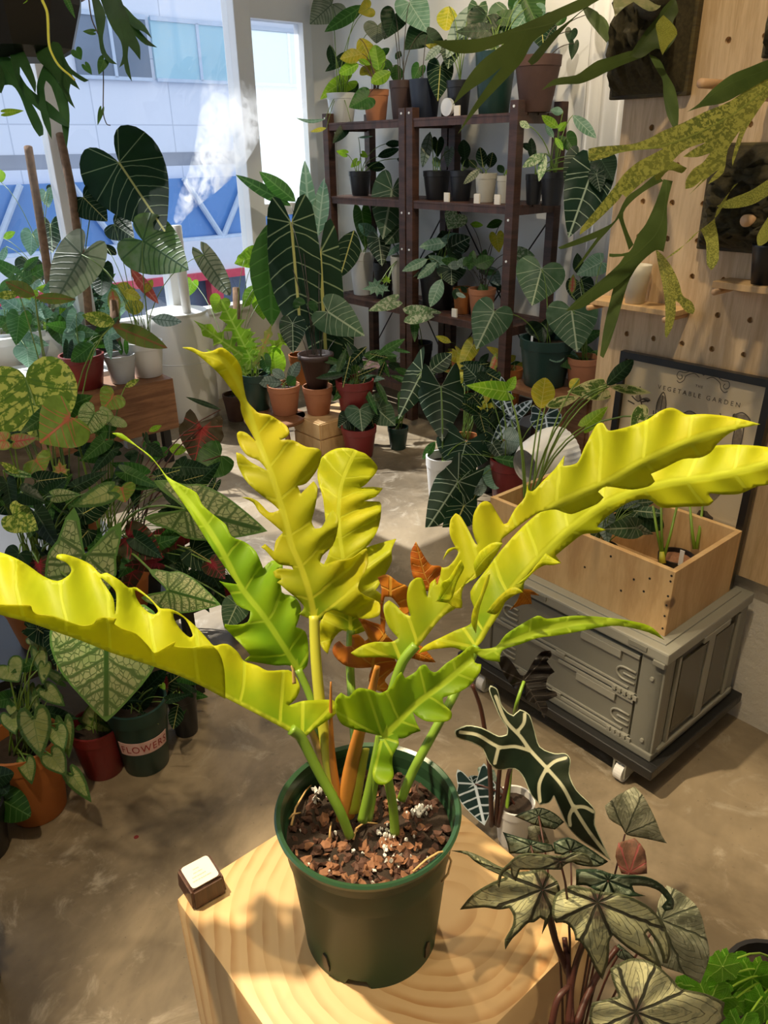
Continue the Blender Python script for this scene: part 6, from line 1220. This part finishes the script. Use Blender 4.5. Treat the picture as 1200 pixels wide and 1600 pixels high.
frond(mA, T3([(925, 20), (1000, 55), (1040, 120), (1055, 182), (1043, 200), (1000, 150), (950, 85)]), [(*T3([(930, 20)])[0], fA+.05), (*T3([(1045, 195)])[0], fA)], 'stag')
frond(mA, T3([(738, 424), (800, 370), (900, 352), (948, 320), (1000, 285), (1060, 268), (1150, 240), (1230, 225), (1230, 262), (1130, 300), (1050, 335), (985, 368), (920, 392), (860, 395), (790, 402)]), [(*T3([(1230, 240)])[0], fA+.12), (*T3([(980, 330)])[0], fA-.02), (*T3([(740, 420)])[0], fA-.15)], 'stag')
frond(mA, T4([(560, 290), (620, 320), (660, 400), (700, 470), (722, 580), (716, 690), (695, 690), (660, 620), (640, 520), (635, 430), (600, 370)]), [(*T4([(570, 290)])[0], fA+.06), (*T4([(705, 685)])[0], fA)], 'stag')
frond(mA, T4([(455, 300), (540, 170), (600, 100), (640, 40), (700, -20), (720, 60), (690, 120), (715, 185), (650, 280), (600, 260), (520, 310)]), [(*T4([(480, 300)])[0], fA+.06), (*T4([(700, 0)])[0], fA)], 'stag', fold=-.2)
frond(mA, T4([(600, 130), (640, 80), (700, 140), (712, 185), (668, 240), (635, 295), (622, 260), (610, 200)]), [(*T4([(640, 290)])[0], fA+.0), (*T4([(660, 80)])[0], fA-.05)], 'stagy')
frond(mA, T4([(370, 20), (380, 90), (430, 40), (480, 10), (560, 60), (620, 40), (650, -30), (380, -40)]), [(*T4([(480, -30)])[0], fA+.08), (*T4([(480, 40)])[0], fA-.02)], 'shield', fold=.4)
frond(mA, T3([(600+0, 330), (640, 300), (720, 360), (620, 420)]), [(*T3([(720, 350)])[0], fA), (*T3([(610, 380)])[0], fA)], 'stag') if False else None
mB = moss_mount('mounted_staghorn_fern', .70, .985, 1.27, 1.50, 'mottled sunny staghorn fern sweeping left from the mossy mount low on the peg board', th=.06, seed=3)
mC = moss_mount('moss_slab', .70, .905, 1.66, 2.1, 'shaggy brown moss slab in the top right corner of the peg board', th=.07, seed=5); mC['category'] = 'moss'
fB = 1.56
frond(mB, T4([(1290, 300), (1200, 320), (1100, 360), (1000, 402), (900, 480), (830, 555), (765, 600), (850, 572), (960, 552), (1060, 500), (1200, 420), (1290, 380)]), [(*T4([(1290, 340)])[0], fB+.0), (*T4([(1000, 450)])[0], fB-.1), (*T4([(765, 600)])[0], fB-.15)], 'stag')
b2_ = [(238, 797), (300, 785), (400, 778), (480, 770), (560, 742), (640, 700), (740, 660), (860, 600), (1000, 540), (1140, 440), (1300, 330), (1300, 430), (1200, 520), (1130, 620), (1085, 690), (1045, 790), (1010, 890), (1008, 850), (1030, 760), (1050, 700), (985, 800), (962, 925), (880, 986), (900, 950), (940, 905), (880, 950), (775, 1046), (840, 975), (905, 890), (930, 850), (880, 930), (800, 1002), (757, 1012), (762, 962), (800, 905), (850, 872), (890, 820), (820, 842), (745, 840), (800, 800), (870, 762), (780, 790), (720, 830), (650, 905), (540, 968), (470, 1030), (440, 1058), (420, 1040), (400, 1070), (330, 1140), (250, 1215), (190, 1258), (200, 1220), (290, 1110), (370, 1010), (430, 930), (500, 870), (560, 838), (640, 795), (560, 800), (480, 806), (400, 820), (330, 845), (260, 862), (238, 858)]
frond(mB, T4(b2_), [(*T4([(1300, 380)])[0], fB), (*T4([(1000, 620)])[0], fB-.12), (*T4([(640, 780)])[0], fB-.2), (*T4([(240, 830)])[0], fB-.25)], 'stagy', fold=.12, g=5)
frond(mB, T9([(600, -270), (520, -200), (440, -140), (380, -20), (320, 20), (200, 72), (75, 125), (90, 135), (200, 105), (285, 72), (215, 170), (160, 250), (195, 220), (290, 95), (340, 40), (400, -30), (430, 60), (455, 140), (480, 110), (440, 20), (425, -60), (480, -130), (560, -190), (640, -230)]), [(*T9([(640, -250)])[0], fB+.1), (*T9([(420, -60)])[0], fB+.0), (*T9([(80, 130)])[0], fB-.05)], 'stag')
frond(mB, T9([(640, -240), (600, -120), (545, 0), (500, 60), (455, 150), (350, 158), (348, 180), (430, 172), (400, 215), (330, 280), (250, 345), (170, 410), (118, 465), (200, 452), (300, 390), (400, 325), (470, 262), (530, 195), (600, 140), (640, 150), (660, 40), (660, -100), (690, -230)]), [(*T9([(660, -230)])[0], fB+.12), (*T9([(600, 60)])[0], fB+.02), (*T9([(125, 462)])[0], fB-.1)], 'stag')
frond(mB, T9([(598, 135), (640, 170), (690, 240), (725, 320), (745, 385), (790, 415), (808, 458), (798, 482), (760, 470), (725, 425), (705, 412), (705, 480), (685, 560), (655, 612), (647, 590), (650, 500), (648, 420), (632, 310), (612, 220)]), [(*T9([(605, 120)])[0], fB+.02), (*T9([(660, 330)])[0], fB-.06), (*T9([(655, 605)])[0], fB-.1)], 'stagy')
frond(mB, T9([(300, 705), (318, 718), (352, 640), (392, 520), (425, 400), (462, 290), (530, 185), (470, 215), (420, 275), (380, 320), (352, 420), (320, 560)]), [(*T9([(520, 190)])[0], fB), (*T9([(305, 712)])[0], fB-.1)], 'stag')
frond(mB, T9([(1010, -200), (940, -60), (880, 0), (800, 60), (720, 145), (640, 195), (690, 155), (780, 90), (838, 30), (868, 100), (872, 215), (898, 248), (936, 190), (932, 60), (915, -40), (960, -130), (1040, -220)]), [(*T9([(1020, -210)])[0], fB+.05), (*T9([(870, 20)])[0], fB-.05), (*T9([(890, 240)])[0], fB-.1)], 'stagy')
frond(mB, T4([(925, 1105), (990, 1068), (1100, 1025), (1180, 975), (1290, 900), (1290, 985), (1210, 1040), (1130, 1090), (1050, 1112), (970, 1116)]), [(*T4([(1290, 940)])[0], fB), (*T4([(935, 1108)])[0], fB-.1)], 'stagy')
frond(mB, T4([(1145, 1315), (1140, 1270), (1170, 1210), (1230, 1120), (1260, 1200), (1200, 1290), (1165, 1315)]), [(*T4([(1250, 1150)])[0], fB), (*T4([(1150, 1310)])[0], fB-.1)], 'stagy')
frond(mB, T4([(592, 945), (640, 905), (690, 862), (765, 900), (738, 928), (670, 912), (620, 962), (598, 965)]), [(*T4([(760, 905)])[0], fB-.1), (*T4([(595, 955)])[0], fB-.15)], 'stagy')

q1 = P(1232, 108, fB+.01); q2 = R(q1.dot(U)+.02, 1.80, q1.z-.02)
MB().tube([q1, (q1+q2)/2-Vector((0, 0, .015)), q2], .012, .035, seg=12).out('crown', M['moss'], mB, True)
q1 = P(1040, -5, fA+.01); MB().tube([q1, R(1.15, 1.78, q1.z+.02)], .02, .05, seg=12).out('crown', M['moss'], mA, True)

# ================================================================== hanging staghorn, upper left
T1 = lambda p: T(0, 0, 4.8, p); dH = 1.75
hg = thing('hanging_staghorn_fern', P(40, 70, dH), 'staghorn fern hanging from the ceiling in a dark wooden basket, upper left corner', 'fern')
c_ = P(20, 35, dH); q = MB(); ring_ = [(0, 0)]
pr_ = [(.085, -.075), (.125, -.055), (.16, .03), (.165, .055), (.13, .06), (.11, .04)]
q.lathe(c_, pr_, 10); bk_ = q.out('basket', M['black'], hg)
MB().lathe(c_+Vector((0, 0, .052)), [(.167, 0), (.175, .004), (.175, .020), (.15, .024)], 10).out('basket_rim', M['brownwood'], hg)
for k in range(3):
    a = k*2.09+.5; MB().tube([c_+Vector((.16*math.cos(a), .16*math.sin(a), .06)), Vector((c_.x, c_.y, 2.5)), Vector((c_.x, c_.y, 3.2))], .002, seg=5).out('hanging_wire', M['black'], hg, True)
for pts, md in (
    ([(-60, 360), (0, 400), (90, 445), (140, 540), (200, 640), (280, 712), (380, 780), (470, 870), (522, 955), (460, 935), (330, 855), (240, 780), (280, 850), (322, 950), (325, 1010), (295, 1025), (250, 960), (200, 850), (150, 720), (90, 640), (0, 640), (-60, 600)], [(-20, 400), (120, 620), (330, 820), (515, 950)]),
    ([(330, 480), (365, 500), (400, 560), (450, 640), (500, 720), (522, 860), (515, 1000), (500, 1115), (475, 1010), (440, 820), (385, 650), (345, 605), (332, 660), (350, 800), (380, 930), (388, 1045), (330, 930), (290, 780), (275, 650), (300, 550)], [(340, 470), (420, 650), (500, 1110)]),
    ([(260, 300), (440, 320), (480, 420), (540, 520), (665, 602), (630, 615), (540, 560), (600, 675), (530, 630), (520, 700), (565, 815), (510, 760), (450, 640), (380, 540), (280, 440)], [(300, 300), (450, 480), (560, 810)]),
    ([(80, 200), (150, 330), (220, 470), (270, 620), (265, 700), (210, 600), (150, 500), (150, 640), (100, 520), (70, 380)], [(90, 250), (170, 450), (265, 690)]),
    ([(685, -20), (735, -20), (790, 100), (785, 200), (772, 290), (800, 400), (880, 482), (820, 470), (760, 400), (740, 290), (720, 180)], [(700, -20), (760, 200), (870, 480)]),
    ([(745, -30), (900, -30), (930, 50), (975, 140), (1040, 220), (1110, 300), (1180, 356), (1090, 335), (1015, 270), (1050, 350), (1052, 452), (1005, 390), (965, 345), (958, 430), (975, 530), (990, 612), (945, 545), (930, 480), (893, 508), (920, 420), (905, 310), (840, 210), (790, 100)], [(820, -30), (900, 150), (985, 600)]),
    ([(880, 0), (950, 60), (1010, 125), (1085, 190), (1142, 292), (1080, 240), (1000, 205), (930, 120)], [(890, 10), (1135, 285)]),
    ([(-60, 420), (0, 480), (40, 600), (10, 700), (-60, 640)], [(-40, 430), (10, 690)])):
    m_ = T1(md); dd_ = dH-.02; frond(hg, T1(pts), [(x, y, dd_-.12*i/(len(m_)-1)+random.uniform(-.02, .02)) for i, (x, y) in enumerate(m_)], 'stagd', fold=.15)
MB().tube([P(x, y, dH-.2) for x, y in smooth2([np.array(v) for v in T1([(318, 5), (355, 100), (365, 300), (380, 380), (440, 490), (530, 570), (560, 600)])], 5, False, 160)], .0032, .002, seg=6).out('vine', M['stemy'], hg, True)
MB().tube([P(x, y, dH-.1) for x, y in smooth2([np.array(v) for v in T1([(665, -10), (690, 150), (760, 320), (775, 560), (775, 850), (800, 930), (828, 940)])], 5, False, 160)], .0016, .001, seg=5).out('vine', M['stemd'], hg, True)
for v, mt, w__ in (((760, 825, 732, 940), 'mid', 9), ((700, 240, 620, 235), 'mid', 10), ((570, 380, 610, 450), 'mid', 18), ((640, 490, 690, 560), 'mid', 12), ((500, 0, 565, 140), 'mid', 10), ((180, 0, 95, 35), 'lime', 10), ((40, 845, 180, 830), 'lime', 12), ((780, 450, 740, 560), 'mid', 18)):
    (x0_, y0_), (x1_, y1_) = T1([v[:2], v[2:]]); random.seed(int(v[0])); gleaf(hg, 'heart', x0_, y0_, x1_, y1_, w__, M[mt], dH-.12)

o = MB().lathe(PZ(213, 1308, .0), [(.0, .0004), (.006, .0004), (.005, .0012), (.0, .0014)], 12, False).out('red_petal', M['redpot'], None, base=PZ(213, 1308, 0)); tag(o, 'tiny red round petal lying on the concrete floor left of the block stool', 'petal')
